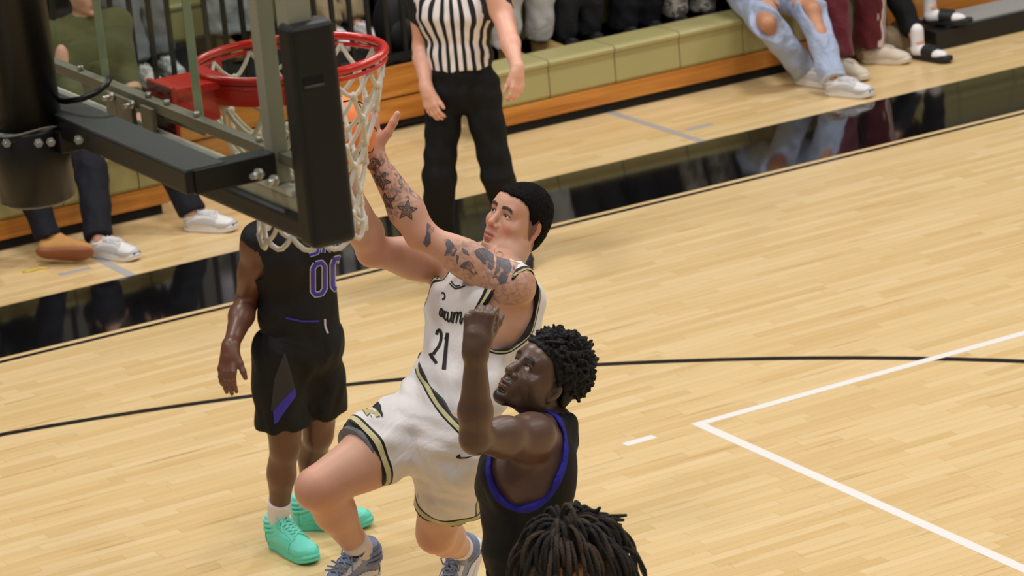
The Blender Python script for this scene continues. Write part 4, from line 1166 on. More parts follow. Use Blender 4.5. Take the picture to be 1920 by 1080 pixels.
decal('collar_chevron', st, BV, M_PRINT, j21, 0.002)
NL = lambda pts: cr(pts, 660, 740, 18)
decal('emblem_letter', [NL([(360, 530), (430, 490), (560, 512), (655, 560), (590, 650), (520, 732)]), NL([(560, 520), (690, 500), (790, 600), (770, 655), (640, 630)]), NL([(740, 620), (800, 540), (870, 570), (940, 740), (815, 775)])], BVS, M_PGOLD, s21, 0.002, maxlen=3)
decal('emblem_animal', [NL([(545, 475), (585, 330), (650, 212), (780, 218), (850, 290), (905, 250), (930, 310), (975, 370), (992, 545), (1042, 690), (1020, 765), (982, 762), (950, 660), (870, 565), (790, 480), (700, 430), (640, 405)])], BVS, M_PRINT, s21, 0.003, maxlen=3)
decal('emblem_outline', stroke(NL([(360, 530), (430, 490), (560, 512)]), 1.0)+stroke(NL([(360, 530), (520, 732), (600, 660), (690, 785)]), 1.0)+stroke(NL([(815, 775), (940, 740)]), 1.0), BVS, M_PRINT, s21, 0.0035, maxlen=3)
swoosh = lambda x, y, w, h: [(x, y+h*0.55), (x+w*0.10, y+h*0.2), (x+w*0.22, y), (x+w*0.16, y+h*0.45), (x+w*0.25, y+h*0.68), (x+w*0.5, y+h*0.66), (x+w, y+h*0.35), (x+w*0.5, y+h*0.92), (x+w*0.2, y+h), (x+w*0.05, y+h*0.85)]
decal('brand_mark', [swoosh(855, 851, 36, 9)], BVS, M_PRINT, s21, 0.002, maxlen=3)
decal('brand_mark', [[(663, 1046), (661, 1042), (667, 1043), (676, 1041), (685, 1033), (678, 1043), (670, 1046)]], BVK, M_PRINT, so, 0.002, maxlen=3)
# tattoos
NT = lambda pts: cr(pts, 640, 280, 4)
def star(cx, cy, R, rot, q=0.42): return [(cx+R*(1 if i % 2 == 0 else q)*math.cos(rot+i*math.pi/5), cy+R*(1 if i % 2 == 0 else q)*math.sin(rot+i*math.pi/5)) for i in range(10)]
M_INK = mat('dark_tattoo_ink', rgb(58, 52, 56), 0.5); M_INKS = mat('soft_tattoo_ink', rgb(150, 122, 110), 0.5, var=0.2, scale=60); M_INKB = mat('blue_grey_tattoo_ink', rgb(92, 88, 98), 0.5, var=0.45, scale=45)
def ink_alpha(m, lo, hi, sc):
    nt = m.node_tree; b = nt.nodes['Principled BSDF']; out = nt.nodes['Material Output']
    tc = N(nt, 'ShaderNodeTexCoord'); nz = N(nt, 'ShaderNodeTexNoise'); nz.inputs['Scale'].default_value = sc; nz.inputs['Detail'].default_value = 4; nt.links.new(tc.outputs['Object'], nz.inputs['Vector'])
    mr = N(nt, 'ShaderNodeMapRange'); mr.inputs[1].default_value = lo; mr.inputs[2].default_value = hi; nt.links.new(nz.outputs['Fac'], mr.inputs[0])
    tr = N(nt, 'ShaderNodeBsdfTransparent'); mx = N(nt, 'ShaderNodeMixShader'); nt.links.new(mr.outputs[0], mx.inputs[0]); nt.links.new(tr.outputs[0], mx.inputs[1]); nt.links.new(b.outputs[0], mx.inputs[2]); nt.links.new(mx.outputs[0], out.inputs[0])
ink_alpha(M_INKB, 0.34, 0.50, 38); ink_alpha(M_INKS, 0.25, 0.60, 60)
stars = [(300, 238, 88, -1.15), (338, 396, 84, -1.75), (492, 458, 92, -1.45)]
for cx, cy, R_, ro in stars:
    decal('tattoo_star_fill', [NT(star(cx, cy, R_*0.86, ro))], BVB, M_INKS, b21, 0.0008, maxlen=3)
st = []
for cx, cy, R_, ro in stars:
    st += stroke(NT(star(cx, cy, R_*0.86, ro)), 1.5, True, 2)+stroke(NT(star(cx, cy, R_*0.5, ro)), 0.9, True, 2)
    st += stroke(NT([(cx-10, cy+14), (cx-4, cy-14), (cx+8, cy-6), (cx+2, cy+2), (cx+12, cy+16)]), 1.1, step=2)
for rr in (12, 24, 36, 46):
    st += stroke(NT([(248+rr*math.cos(a)*(1+0.2*math.sin(3*a)), 112+rr*math.sin(a)) for a in np.linspace(rr*0.3, rr*0.3+5.2, 16)]), 1.2, step=2)
decal('tattoo_star_lines', st, BVB, M_INK, b21, 0.0014, maxlen=3)
pol = [[(642, 548), (700, 590), (688, 620), (668, 640), (672, 700), (640, 735), (612, 700), (634, 640)], [(768, 678), (806, 672), (834, 700), (868, 752), (846, 800), (812, 796), (772, 800), (792, 742)], [(900, 735), (950, 768), (962, 800), (916, 780)], [(862, 790), (884, 800), (872, 862), (860, 850)],
       [(884, 880), (920, 846), (964, 832), (1002, 890), (1024, 936), (992, 944), (950, 902), (900, 890)], [(996, 762), (1040, 738), (1100, 734), (1160, 748), (1140, 800), (1150, 860), (1130, 910), (1086, 880), (1040, 828), (1010, 800)],
       [(1168, 752), (1220, 786), (1262, 836), (1280, 880), (1262, 930), (1232, 1006), (1206, 984), (1190, 1010), (1160, 960), (1132, 966), (1160, 900), (1190, 880), (1200, 830)], [(1292, 870), (1312, 920), (1290, 980), (1276, 960)]]
for p in pol: decal('tattoo_shading', [NT(p)], BVB, M_INKB, b21, 0.0009, maxlen=3, island=True)
st = stroke(NT([(1185+26*math.cos(a), 795+26*math.sin(a)) for a in np.linspace(0, 6.28, 14)]), 1.3, step=2)+stroke(NT([(1030, 760), (1100, 840), (1180, 930), (1200, 940)]), 1.5, step=2)+stroke(NT([(1150, 745), (1140, 830), (1190, 900)]), 1.2, step=2)
decal('tattoo_line', st, BVB, M_INKS, b21, 0.0016, maxlen=3)
# ------------------------------------------------------------------ shared builders for the other people
def ik(a, b, l1, l2, bend):
    d = b-a; L = np.linalg.norm(d); n = d/L
    if L >= l1+l2-1e-4: return a+n*(L*l1/(l1+l2))
    x = (L*L+l1*l1-l2*l2)/(2*L); h = math.sqrt(max(l1*l1-x*x, 0))
    bd = unit(bend-n*(bend @ n)); return a+n*x+bd*h
def make_J(pelvis, fwd, up, sc=1.0, bulk=1.0, lean=0.0, twist=0.0, shw=0.19):
    f = unit(fwd); u = unit(up); l = unit(np.cross(u, f)); f = np.cross(l, u)
    J = dict(sc=sc, bulk=bulk, pelvis=np.asarray(pelvis, float))
    ul = unit(u+f*lean)
    J['waist'] = J['pelvis']+unit(u+f*lean*0.4)*0.14*sc
    J['chest'] = J['waist']+ul*0.22*sc
    J['neck'] = J['chest']+unit(ul+f*0.1)*0.20*sc
    ls = unit(l*math.cos(twist)+f*math.sin(twist)); fs = unit(np.cross(ls, ul))
    J['lat_hip'], J['fwd_hip'], J['lat_sh'], J['fwd_sh'] = l, f, ls, fs
    for q, s in (('l', 1), ('r', -1)):
        J['sh_'+q] = J['chest']+ul*0.135*sc+ls*s*shw*sc; J['hp_'+q] = J['pelvis']+l*s*0.09*sc-u*0.03*sc
    J['up'] = ul
    return J
def head_at(J, fwd=None, up=None, sc=1.0):
    f, l, u = frame_from(J['fwd_sh'] if fwd is None else fwd, J['up'] if up is None else up)
    return dict(O=J['neck']+J['up']*0.145*sc+J['fwd_sh']*0.02, f=f, l=l, u=u)
def neck_prims(J, H, r=0.056):
    return [cone(J['neck']-J.get('up', V3(0, 0, 1))*0.03, H['O']+(H['f']*-0.022+H['u']*-0.05), r*1.1, r, 0.03)]
def jersey_obj(person, J, m, g=0.016, armr=(0.085, 0.17, 0.125), post=None, h=0.006, drop=0.05):
    up_ = J['up']; cuts = {}
    for q in 'lr':
        cuts['arm_'+q] = ell(J['sh_'+q]-up_*0.065, np.array(armr)*J['sc'], (J['fwd_sh'], J['lat_sh'], up_), 0.0, True)
    cuts['neck'] = ell(J['neck']+J['fwd_sh']*0.05+up_*0.012, np.array((0.095, 0.08, 0.09))*J['sc'], (J['fwd_sh'], J['lat_sh'], up_), 0.0, True)
    wn_ = unit(J['waist']-J['pelvis'])
    pr = torso_prims(J, g)+shoulder_prims(J, 0.009)+list(cuts.values())+[plane_cut(J['pelvis']-wn_*drop, wn_)]
    return sdf_obj('jersey', pr, h, m, person, dict(d_arm=lambda v: np.minimum(att(cuts['arm_l'])(v), att(cuts['arm_r'])(v)), d_neck=att(cuts['neck'])), post=post)
def legs_obj(name, person, J, m, hems, r0=0.105, r1=0.10, g=0.022, h=0.007, post=None, top=0.10, extra=(), rk=None):
    """shorts or trousers; hems: {'l': fraction along hip-knee-ankle (0-2), 'r': ...}"""
    pr = torso_prims(J, g)[:1]+[ell(J['pelvis']-J['fwd_hip']*0.025-unit(J['waist']-J['pelvis'])*0.02, np.array((0.120, 0.152, 0.12))*J['sc'], (J['fwd_hip'], J['lat_hip'], unit(J['waist']-J['pelvis'])), 0.05)]
    hp = {}
    for q in 'lr':
        H_, K_, A_ = J['hp_'+q], J['kn_'+q], J['an_'+q]; t = hems[q]
        if t <= 1:
            e = H_+(K_-H_)*t; pr.append(cone(H_, e, r0, r1, 0.03, cap='b')); hp[q] = (e, unit(K_-H_))
        else:
            rk_ = rk or (r0*0.55+r1*0.45)
            e = K_+(A_-K_)*(t-1); pr.append(cone(H_, K_, r0, rk_, 0.03)); pr.append(cone(K_, e, rk_, r1, 0.03, cap='b')); hp[q] = (e, unit(A_-K_))
    wn_ = unit(J['waist']-J['pelvis']); pr.append(plane_cut(J['pelvis']+wn_*top, -wn_)); pr += list(extra)
    def hemd_(v):
        a = [(hp[q][0]-v) @ hp[q][1] for q in 'lr']; d = [np.linalg.norm(v-hp[q][0], axis=1) for q in 'lr']
        return np.where(d[0] < d[1], a[0], a[1])
    def outer(v):
        o = []
        for q, s in (('l', 1), ('r', -1)):
            ax = unit(J['an_'+q]-J['kn_'+q]) if hems[q] > 1 else unit(J['kn_'+q]-J['hp_'+q])
            side = unit(np.cross(J['fwd_hip'], ax)*1.0); side = side if side @ (J['lat_hip']*s) > 0 else -side
            ff = np.cross(ax, side); w = v-J['kn_'+q]; w = w-np.outer(w @ ax, ax)
            o.append((np.where(w @ side > 0, (w @ ff), 9), np.linalg.norm(v-J['kn_'+q], axis=1)))
        return np.where(o[0][1] < o[1][1], o[0][0], o[1][0])
    return sdf_obj(name, pr, h, m, person, dict(d_hem=hemd_, d_out=outer, d_top=lambda v: (J['pelvis']+wn_*top-v) @ wn_), post=post)
def sleeves(J, frac, g=0.016):
    return [cone(J['sh_'+q], J['sh_'+q]+(J['el_'+q]-J['sh_'+q])*frac, 0.075*J['sc'], 0.068*J['sc'], 0.04, cap='b') if frac <= 1 else None for q in 'lr']
def gen_body(person, J, H, skin, h=0.009, m=1.0, hm=1.0, hands=(), masks=None, extra=None, headh=0.004, fine_hand=0.0045):
    arms = arm_prims(J['sh_l'], J['el_l'], J['wr_l'], J['sc'], m=m, back=-J['fwd_sh'])+arm_prims(J['sh_r'], J['el_r'], J['wr_r'], J['sc'], m=m, back=-J['fwd_sh'])
    lg = leg_prims(J['hp_l'], J['kn_l'], J['an_l'], J['sc'], fwd=J['fwd_hip'], m=hm)+leg_prims(J['hp_r'], J['kn_r'], J['an_r'], J['sc'], fwd=J['fwd_hip'], m=hm)
    nk = neck_prims(J, H)
    fine = [(head_prims(H, 1.0, 1.0, 1.0, 1.0) if extra is None else extra, nk, headh)]+[(hp, arms, fine_hand) for hp in hands]
    mk = masks or {}
    if headh is None:
        return body_mesh('body', person, torso_prims(J)+shoulder_prims(J)+arms+lg+nk+fine[0][0]+sum([list(q) for q in hands], []), [], h, skin, mk)
    return body_mesh('body', person, torso_prims(J)+shoulder_prims(J)+arms+lg+nk, fine, h, skin, mk)
def std_masks(H, beard=0.0, mustache=0.0, fade=None):
    return dict(hair_shade=lambda v: head_masks(H, v, 1.0, 1.0, beard, mustache, fade)[0], lip=lambda v: head_masks(H, v, 1.0)[1])
line_short = lambda a, b: np.interp(a, [-0.1, -0.03, 0.004, 0.016, 0.03, 0.048, 0.075, 0.11], [-0.085, -0.07, -0.035, 0.012, 0.03, 0.066, 0.082, 0.088])+0*b
def short_hair(person, H, grow=0.010, m=None, h=0.006):
    pr, cutp = hair_shell(H, 1.0, grow, line_short); return sdf_obj('hair', pr+[cutp], h, m or M_HAIRB, person, post=hair_noise)

SKD = skin_material('deep_brown_skin', rgb(98, 73, 61), rgb(16, 12, 11), rgb(92, 56, 50), 0.36, 0.14)
SKB = skin_material('brown_skin', rgb(98, 62, 46), rgb(20, 14, 12), rgb(92, 54, 48), 0.38, 0.12)
SKP = skin_material('pale_skin', rgb(222, 168, 146), rgb(60, 44, 36), rgb(190, 112, 104), 0.45)
SKT = skin_material('tan_skin', rgb(188, 132, 100), rgb(40, 28, 22), rgb(160, 90, 80), 0.45)
M_NAVYJ = banded_material('black_jersey_cloth', rgb(14, 14, 17), [('d_arm', -9, 0.018, rgb(38, 34, 140))], 0.75, 0.35, 5)
M_NAVYS = banded_material('black_shorts_cloth', rgb(12, 12, 14), [], 0.75, 0.4, 5)

# ------------------------------------------------------------------ defender with curly hair, forearm raised
pd = empty('person', on(1040, 1400, 2, 0)); tag(pd, 'defender with black curly hair in a blue-trimmed black jersey, raising his forearm', 'person', 'players on the court')
Jd = dict(sc=1.0, bulk=0.98)
HD = dict(O=V3(2.677, 0.898, 1.719)); HD['f'], HD['l'], HD['u'] = frame_from(V3(-0.735, -0.12, 0.665), V3(0.68, -0.10, 0.72))
Jd['neck'] = atd(1044, 792, 10.20); Jd['chest'] = atd(982, 905, 10.22); Jd['waist'] = atd(980, 1030, 10.25); Jd['pelvis'] = atd(1000, 1110, 10.28)
Jd['sh_l'] = atd(1000, 818, 10.04); Jd['sh_r'] = atd(1000, 815, 10.42)
Jd['up'] = unit(Jd['neck']-Jd['waist'])
Jd['lat_sh'] = unit(Jd['sh_l']-Jd['sh_r']); Jd['fwd_sh'] = unit(np.cross(Jd['lat_sh'], Jd['up'])); Jd['lat_hip'], Jd['fwd_hip'] = Jd['lat_sh'], Jd['fwd_sh']
Jd['el_l'] = bone(Jd['sh_l'], 891, 822, 0.31); Jd['wr_l'] = bone(Jd['el_l'], 892, 655, 0.275)
Jd['el_r'] = Jd['sh_r']+unit(-Jd['fwd_sh']*0.25-Jd['up'])*0.31; Jd['wr_r'] = Jd['el_r']+unit(-Jd['up']+Jd['fwd_sh']*0.35)*0.27
for q, s in (('l', 1), ('r', -1)):
    Jd['hp_'+q] = Jd['pelvis']+Jd['lat_hip']*s*0.095-Jd['up']*0.02
    Jd['an_'+q] = V3(*(Jd['hp_'+q][:2]+Jd['lat_hip'][:2]*s*0.08), 0.10)+V3(*(CR[:2]*0.12), 0)
    Jd['kn_'+q] = ik(Jd['hp_'+q], Jd['an_'+q], 0.45, 0.44, Jd['fwd_hip'])
fist, _ = hand_prims(Jd['wr_l'], camvec(0.12, 1.0, 0.05), camvec(0.25, 0.0, -0.95), camvec(0.95, -0.1, 0.3), 1.12, (1.15, 1.5, 1.0), 0.02, (0.25, 1.1), palm=0.088)
hrd, _ = hand_prims(Jd['wr_r'], Jd['wr_r']-Jd['el_r'], -V3(0, 0, 1), -Jd['lat_sh'], 1.05)
hdp = head_prims(HD, 1.0, 1.02, 1.28, 1.3)
line_hi = lambda a, b: np.interp(a, [-0.1, -0.06, -0.01, 0.015, 0.04, 0.06, 0.1], [-0.03, -0.02, 0.012, 0.035, 0.062, 0.078, 0.09])+0*b
fade_d = lambda a, b, c: 0.8*sstep(0, 1, np.clip((c-np.interp(a, [-0.12, -0.04, 0.0, 0.02, 0.045, 0.06, 0.1], [-0.09, -0.07, -0.03, 0.01, 0.05, 0.072, 0.085]))/0.03, 0, 1))*(np.abs(b) < 0.084)
bd = gen_body(pd, Jd, HD, SKD, 0.0072, 1.02, 1.05, (fist, hrd), std_masks(HD, 0.75, 0.55, fade_d), hdp, 0.0028, 0.0038)
eye_objs(pd, HD, 1.0, unit(HD['f']+HD['u']*0.35-HD['l']*0.05))
# curls: a high crown of hair built from many small clumps
pr, cutp = hair_shell(HD, 1.0, 0.010, line_hi)
cl = []
rc = random.Random(3)
for i in range(1100):
    a = rc.uniform(0, 2*math.pi); z = rc.uniform(-0.25, 1); r_ = math.sqrt(1-z*z)
    d3 = (r_*math.cos(a), r_*math.sin(a), z)
    bse = V3(-0.018+d3[0]*0.100, d3[1]*0.080, 0.055+d3[2]*0.088)
    if bse[2] < float(line_hi(bse[0], 0))+0.012: continue
    top = 0.015+0.030*max(0, d3[2])+0.018*max(0, -d3[0])
    ln = top*rc.uniform(0.55, 1.1)
    dv = unit(HD['f']*d3[0]+HD['l']*d3[1]+HD['u']*d3[2])
    p0 = HD['O']+HD['f']*bse[0]+HD['l']*bse[1]+HD['u']*bse[2]
    jit = unit(V3(rc.gauss(0, 1), rc.gauss(0, 1), rc.gauss(0, 1)))*0.55
    cl.append(cone(p0, p0+unit(dv+jit)*ln, rc.uniform(0.008, 0.011), rc.uniform(0.0035, 0.006), 0.003))
sdf_obj('hair', pr+[cutp]+cl, 0.0036, mat('black_curls', rgb(13, 11, 11), 0.75, var=0.3, scale=80, bump=0.7, bscale=260), pd, sm=0)
# jersey cut wide at the arm
armc = ell(Jd['sh_l']-Jd['up']*0.062+Jd['fwd_sh']*0.003+Jd['lat_sh']*0.02, (0.102, 0.17, 0.150), (Jd['fwd_sh'], Jd['lat_sh'], Jd['up']), 0.0, True)
armc2 = ell(Jd['sh_r']-Jd['up']*0.10-Jd['lat_sh']*0.02, (0.108, 0.17, 0.185), (Jd['fwd_sh'], Jd['lat_sh'], Jd['up']), 0.0, True)
nkc = ell(Jd['neck']+Jd['fwd_sh']*0.06+Jd['up']*0.04, (0.09, 0.062, 0.09), (Jd['fwd_sh'], Jd['lat_sh'], Jd['up']), 0.0, True)
fdd = folds([tuple(unit(CR*0.9+CU*0.3)), tuple(unit(CR*0.7-CU*0.6)), tuple(CU)], (0.003, 0.002, 0.0015), (55, 80, 60))
sdf_obj('jersey', torso_prims(Jd, 0.020)+shoulder_prims(Jd, 0.010)+[armc, armc2, nkc, plane_cut(Jd['pelvis']-Jd['up']*0.08, Jd['up'])], 0.0065, M_NAVYJ, pd,
        dict(d_arm=lambda v: np.minimum(att(armc)(v), att(armc2)(v)), d_neck=att(nkc)), post=fdd)
legs_obj('shorts', pd, Jd, M_NAVYS, dict(l=0.95, r=0.95), 0.13, 0.125, 0.03, 0.009)
M_TEAL = mat('mint_green_knit', rgb(116, 228, 206), 0.6, var=0.08, scale=20, bump=0.15, bscale=150); M_TEALD = mat('mint_green_rubber', rgb(98, 214, 190), 0.45)
cteal = dict(upper=M_TEAL, collar=mat('mint_collar', rgb(122, 230, 210), 0.8), sole=M_TEALD, laces=mat('mint_lace', rgb(140, 234, 216), 0.8), overlay=M_TEALD)
M_BLKSHOE = mat('black_knit', rgb(22, 22, 24), 0.6); cblk = dict(upper=M_BLKSHOE, collar=M_BLKSHOE, sole=M_SOLEW, laces=M_SOLEW, overlay=M_BLKSHOE)
for q in 'lr':
    sock(pd, Jd['kn_'+q], Jd['an_'+q], 0.12, M_SOCK); shoe(pd, 'high', Jd['an_'+q], unit(Jd['fwd_hip']*V3(1, 1, 0)), V3(0, 0, 1), cblk, ground=0.0)

# ------------------------------------------------------------------ player 00 standing under the basket
p00 = empty('person', on(545, 1010, 2, 0)); tag(p00, 'player in black 00 jersey and mint green shoes standing behind the backboard', 'person', 'players on the court')
f00 = unit(camvec(0.50, 0, 0.85)*V3(1, 1, 0))
J0 = make_J(on(566, 640, 2, 0.90), f00, V3(0, 0, 1), 0.98, 0.98, 0.02, 0.0, 0.185)
J0['an_r'] = on(520, 985, 2, 0.10); J0['an_l'] = on(572, 948, 2, 0.10)
J0['hp_r'] = J0['pelvis']-J0['lat_hip']*0.085-V3(0, 0, 0.03)-CR*0.022; J0['hp_l'] = J0['pelvis']+J0['lat_hip']*0.085-V3(0, 0, 0.03)-CR*0.022
_l0 = [np.linalg.norm(J0['hp_'+q]-J0['an_'+q])*0.505 for q in 'rl']; J0['kn_r'] = ik(J0['hp_r'], J0['an_r'], _l0[0], _l0[0], f00); J0['kn_l'] = ik(J0['hp_l'], J0['an_l'], _l0[1], _l0[1], f00)
J0['sh_r'] = atd(486, 452, depth(J0['sh_r']))
J0['el_r'] = bone(J0['sh_r'], 462, 566, 0.30, False); J0['wr_r'] = bone(J0['el_r'], 432, 652, 0.26, True)
J0['el_l'] = bone(J0['sh_l'], 612, 340, 0.30, False); J0['wr_l'] = bone(J0['el_l'], 592, 235, 0.26, True)
H0 = head_at(J0, unit(f00*0.8+V3(-0.3, -0.5, 0.2)))
h0r, _ = hand_prims(J0['wr_r'], camvec(-0.12, -0.95, 0.25), camvec(0.5, 0.0, -0.5), camvec(0.85, 0, 0.45), 1.06, (0.25, 0.35, 0.2), 0.03, (0.6, 0.25))
h0l, _ = hand_prims(J0['wr_l'], V3(0, 0, 1)-f00*0.1, f00, -J0['lat_sh'], 1.05, (0.2, 0.3, 0.2))
b0 = gen_body(p00, J0, H0, SKB, 0.008, 1.08, 1.05, (h0r, h0l), std_masks(H0, 0.6, 0.4))
short_hair(p00, H0, 0.014)
jj0 = jersey_obj(p00, J0, banded_material('black_jersey_cloth_00', rgb(13, 13, 16), [], 0.75, 0.3, 5), armr=(0.062, 0.15, 0.092), h=0.0075, post=folds([tuple(unit(CR+CU*0.4)), tuple(CU), tuple(CR)], (0.002, 0.002, 0.001), (60, 45, 80)))
ss0 = legs_obj('shorts', p00, J0, M_NAVYS, dict(l=0.70, r=0.74), 0.108, 0.112, 0.012, 0.008, folds([tuple(unit(CR*0.8-CU*0.5)), tuple(unit(CR+CU*0.3)), tuple(CR)], (0.004, 0.003, 0.003), (40, 65, 90)))
for q, fw in (('r', camvec(0.55, 0, 0.85)), ('l', camvec(1.0, 0, 0.15))):
    sock(p00, J0['kn_'+q], J0['an_'+q], 0.13, M_SOCK, 1.0); shoe(p00, 'high', J0['an_'+q], unit(fw*V3(1, 1, 0)), V3(0, 0, 1), cteal, ground=0.0, scale=1.05)
BJ0, BS0 = bvh_of([jj0]), bvh_of([jj0, ss0])
M_PURP = mat('purple_print', rgb(46, 36, 150), 0.6); M_LILAC = mat('silver_print', rgb(186, 184, 200), 0.6)
zero = lambda x, y, w, h, sk: [(x+w*a-sk*(b-0.5)*0, y+h*b+sk*a) for a, b in ((0.25, 0), (0.75, 0), (1, 0.14), (1, 0.86), (0.75, 1), (0.25, 1), (0, 0.86), (0, 0.14))]
for x, y, w, h, sk in ((586, 496, 22, 58, -5), (623, 488, 15, 56, -7)):
    decal('number_outline', stroke(zero(x, y, w, h, sk), 11.5, True, 3), BJ0, M_LILAC, jj0, 0.002, maxlen=4)
    decal('jersey_number', stroke(zero(x, y, w, h, sk), 7.6, True, 3), BJ0, M_PURP, jj0, 0.0035, maxlen=4)
LET = [[(600, 452), (588, 455), (585, 460), (596, 466), (594, 474), (580, 478)], [(605, 474), (608, 450), (618, 470), (622, 446)], [(629, 445), (632, 464), (640, 467), (647, 460), (648, 440)]]
decal('lettering_outline', sum([stroke(p, 8.5, step=3) for p in LET], []), BJ0, M_LILAC, jj0, 0.002, maxlen=4)
decal('jersey_lettering', sum([stroke(p, 5.2, step=3) for p in LET], []), BJ0, M_PURP, jj0, 0.0035, maxlen=4)
decal('drawstring', stroke(spline([(608, 598), (609, 612), (614, 625)]), 3.6, step=3), BS0, M_LILAC, ss0, 0.004, maxlen=4)
decal('waist_piping', stroke([(536, 596), (565, 602), (598, 602)], 3.0, step=3), BS0, M_PURP, ss0, 0.003, maxlen=4)
decal('side_panel', [[(514, 795), (512, 770), (553, 727), (554, 742), (522, 790)]], BS0, M_PURP, ss0, 0.003, maxlen=5)
decal('side_panel', [[(508, 770), (514, 710), (534, 660), (546, 700), (553, 727), (512, 770)]], BS0, mat('charcoal_panel', rgb(34, 34, 37), 0.7), ss0, 0.002, maxlen=6)

# ------------------------------------------------------------------ player with dreadlocks in the foreground
pdr = empty('person', on(1075, 1500, 2, 0)*0+V3(2.05, -0.3, 0)); tag(pdr, 'player with dark dreadlocks, only the top of his head in the bottom of the picture', 'person', 'players on the court')
HO = atd(1070, 1064, 8.95)
fdr = unit(camvec(-0.75, 0.0, 0.2)*V3(1, 1, 0))
Jr = make_J(HO+V3(0, 0, -0.145-0.56)-fdr*0.03, fdr, V3(0, 0, 1), 1.0, 1.0, 0.04)
HR_ = dict(O=HO); HR_['f'], HR_['l'], HR_['u'] = frame_from(unit(fdr-V3(0, 0, 0.12)), V3(0, 0, 1))
for q, s in (('l', 1), ('r', -1)):
    Jr['an_'+q] = V3(*(Jr['hp_'+q][:2]+Jr['lat_hip'][:2]*s*0.1), 0.10)
    Jr['kn_'+q] = ik(Jr['hp_'+q], Jr['an_'+q], 0.46, 0.45, fdr)
    Jr['el_'+q] = Jr['sh_'+q]+unit(V3(0, 0, -1)+Jr['lat_sh']*s*0.25)*0.31; Jr['wr_'+q] = Jr['el_'+q]+unit(V3(0, 0, -0.8)+fdr*0.6)*0.27
hands_r = [hand_prims(Jr['wr_'+q], V3(0, 0, -0.8)+fdr*0.6, -Jr['lat_sh']*s, fdr, 1.05, (0.4, 0.5, 0.3))[0] for q, s in (('l', 1), ('r', -1))]
gen_body(pdr, Jr, HR_, SKT, 0.012, 1.05, 1.05, hands_r, std_masks(HR_, 0.3, 0.3), None, 0.0045)
jersey_obj(pdr, Jr, banded_material('white_jersey_plain', WHITE, [(n, a, b, c) for n in ('d_arm', 'd_neck') for a, b, c in ((-9, 0.005, BLACK), (0.005, 0.0095, GOLD), (0.0095, 0.0145, BLACK))], 0.7, 0.3, 5), h=0.011); legs_obj('shorts', pdr, Jr, banded_material('white_shorts_plain', WHITE, [('d_hem', -9, 0.009, BLACK), ('d_hem', 0.009, 0.03, GOLD), ('d_hem', 0.03, 0.039, BLACK)], 0.7, 0.3, 5), dict(l=0.85, r=0.85), 0.13, 0.125, 0.03, 0.009)
for q in 'lr':
    sock(pdr, Jr['kn_'+q], Jr['an_'+q], 0.12, M_SOCK); shoe(pdr, 'high', Jr['an_'+q], fdr, V3(0, 0, 1), c21, ground=0.0)
M_DREAD = mat('dark_dreadlock', rgb(30, 24, 20), 0.8, var=0.45, scale=60, bump=0.9, bscale=240); M_DREADT = mat('sunbleached_dreadlock', rgb(72, 58, 46), 0.8, var=0.4, scale=60, bump=0.9, bscale=240)
pr, cutp = hair_shell(HR_, 1.0, 0.012, lambda a, b: np.interp(a, [-0.1, -0.02, 0.02, 0.05, 0.1], [-0.09, -0.05, 0.0, 0.06, 0.085])+0*b)
hair_r = sdf_obj('hair', pr+[cutp], 0.005, M_DREAD, pdr)
rd = random.Random(21)
def dread(p0, d0, ln, droop, m):
    pts = [p0]; d = unit(d0); n = 7
    for i in range(n):
        d = unit(d+V3(0, 0, -droop)*(0.25+i*0.12)+V3(rd.gauss(0, 1), rd.gauss(0, 1), rd.gauss(0, 1))*0.10)
        p = pts[-1]+d*ln/n; q = p-HO-V3(0, 0, 0.03)
        if np.linalg.norm(q) < 0.112 and p[2] > HO[2]-0.1: p = HO+V3(0, 0, 0.03)+unit(q)*0.112
        pts.append(p)
    r0 = rd.uniform(0.0050, 0.0074)
    MB().tube(pts, [r0*(0.85+0.2*rd.random()) for _ in range(n)]+[r0*0.45], 7).build('dreadlock', m, hair_r)
for i in range(250):
    a = rd.uniform(0, 2*math.pi); z = rd.uniform(0.05, 1) if i < 180 else rd.uniform(0.8, 1); r_ = math.sqrt(1-z*z)
    dv = HR_['f']*r_*math.cos(a)+HR_['l']*r_*math.sin(a)+HR_['u']*z
    p0 = HO+V3(0, 0, 0.03)+(HR_['f']*(r_*math.cos(a)*0.103-0.012)+HR_['l']*r_*math.sin(a)*0.085+HR_['u']*z*0.098)
    out = unit(HR_['f']*r_*math.cos(a)*0.9+HR_['l']*r_*math.sin(a)+HR_['u']*0.25+CR*0.15)
    dread(p0, out*0.45+dv*(0.2 if i < 180 else 0.02), rd.uniform(0.10, 0.16), 1.05, M_DREADT if rd.random() < 0.22 else M_DREAD)
for (u, v) in ((1175, 966), (1166, 985), (1158, 998), (1125, 952), (1150, 972), (1170, 975)):
    p0 = atd(1105+rd.uniform(-8, 8), 985, 8.93); MB().tube([p0, atd((u+1105)/2, (v+978)/2-3, 8.92), atd(u, v, 8.92+rd.uniform(-0.04, 0.04))], [0.0075, 0.0075, 0.004], 7).build('dreadlock', M_DREAD, hair_r)

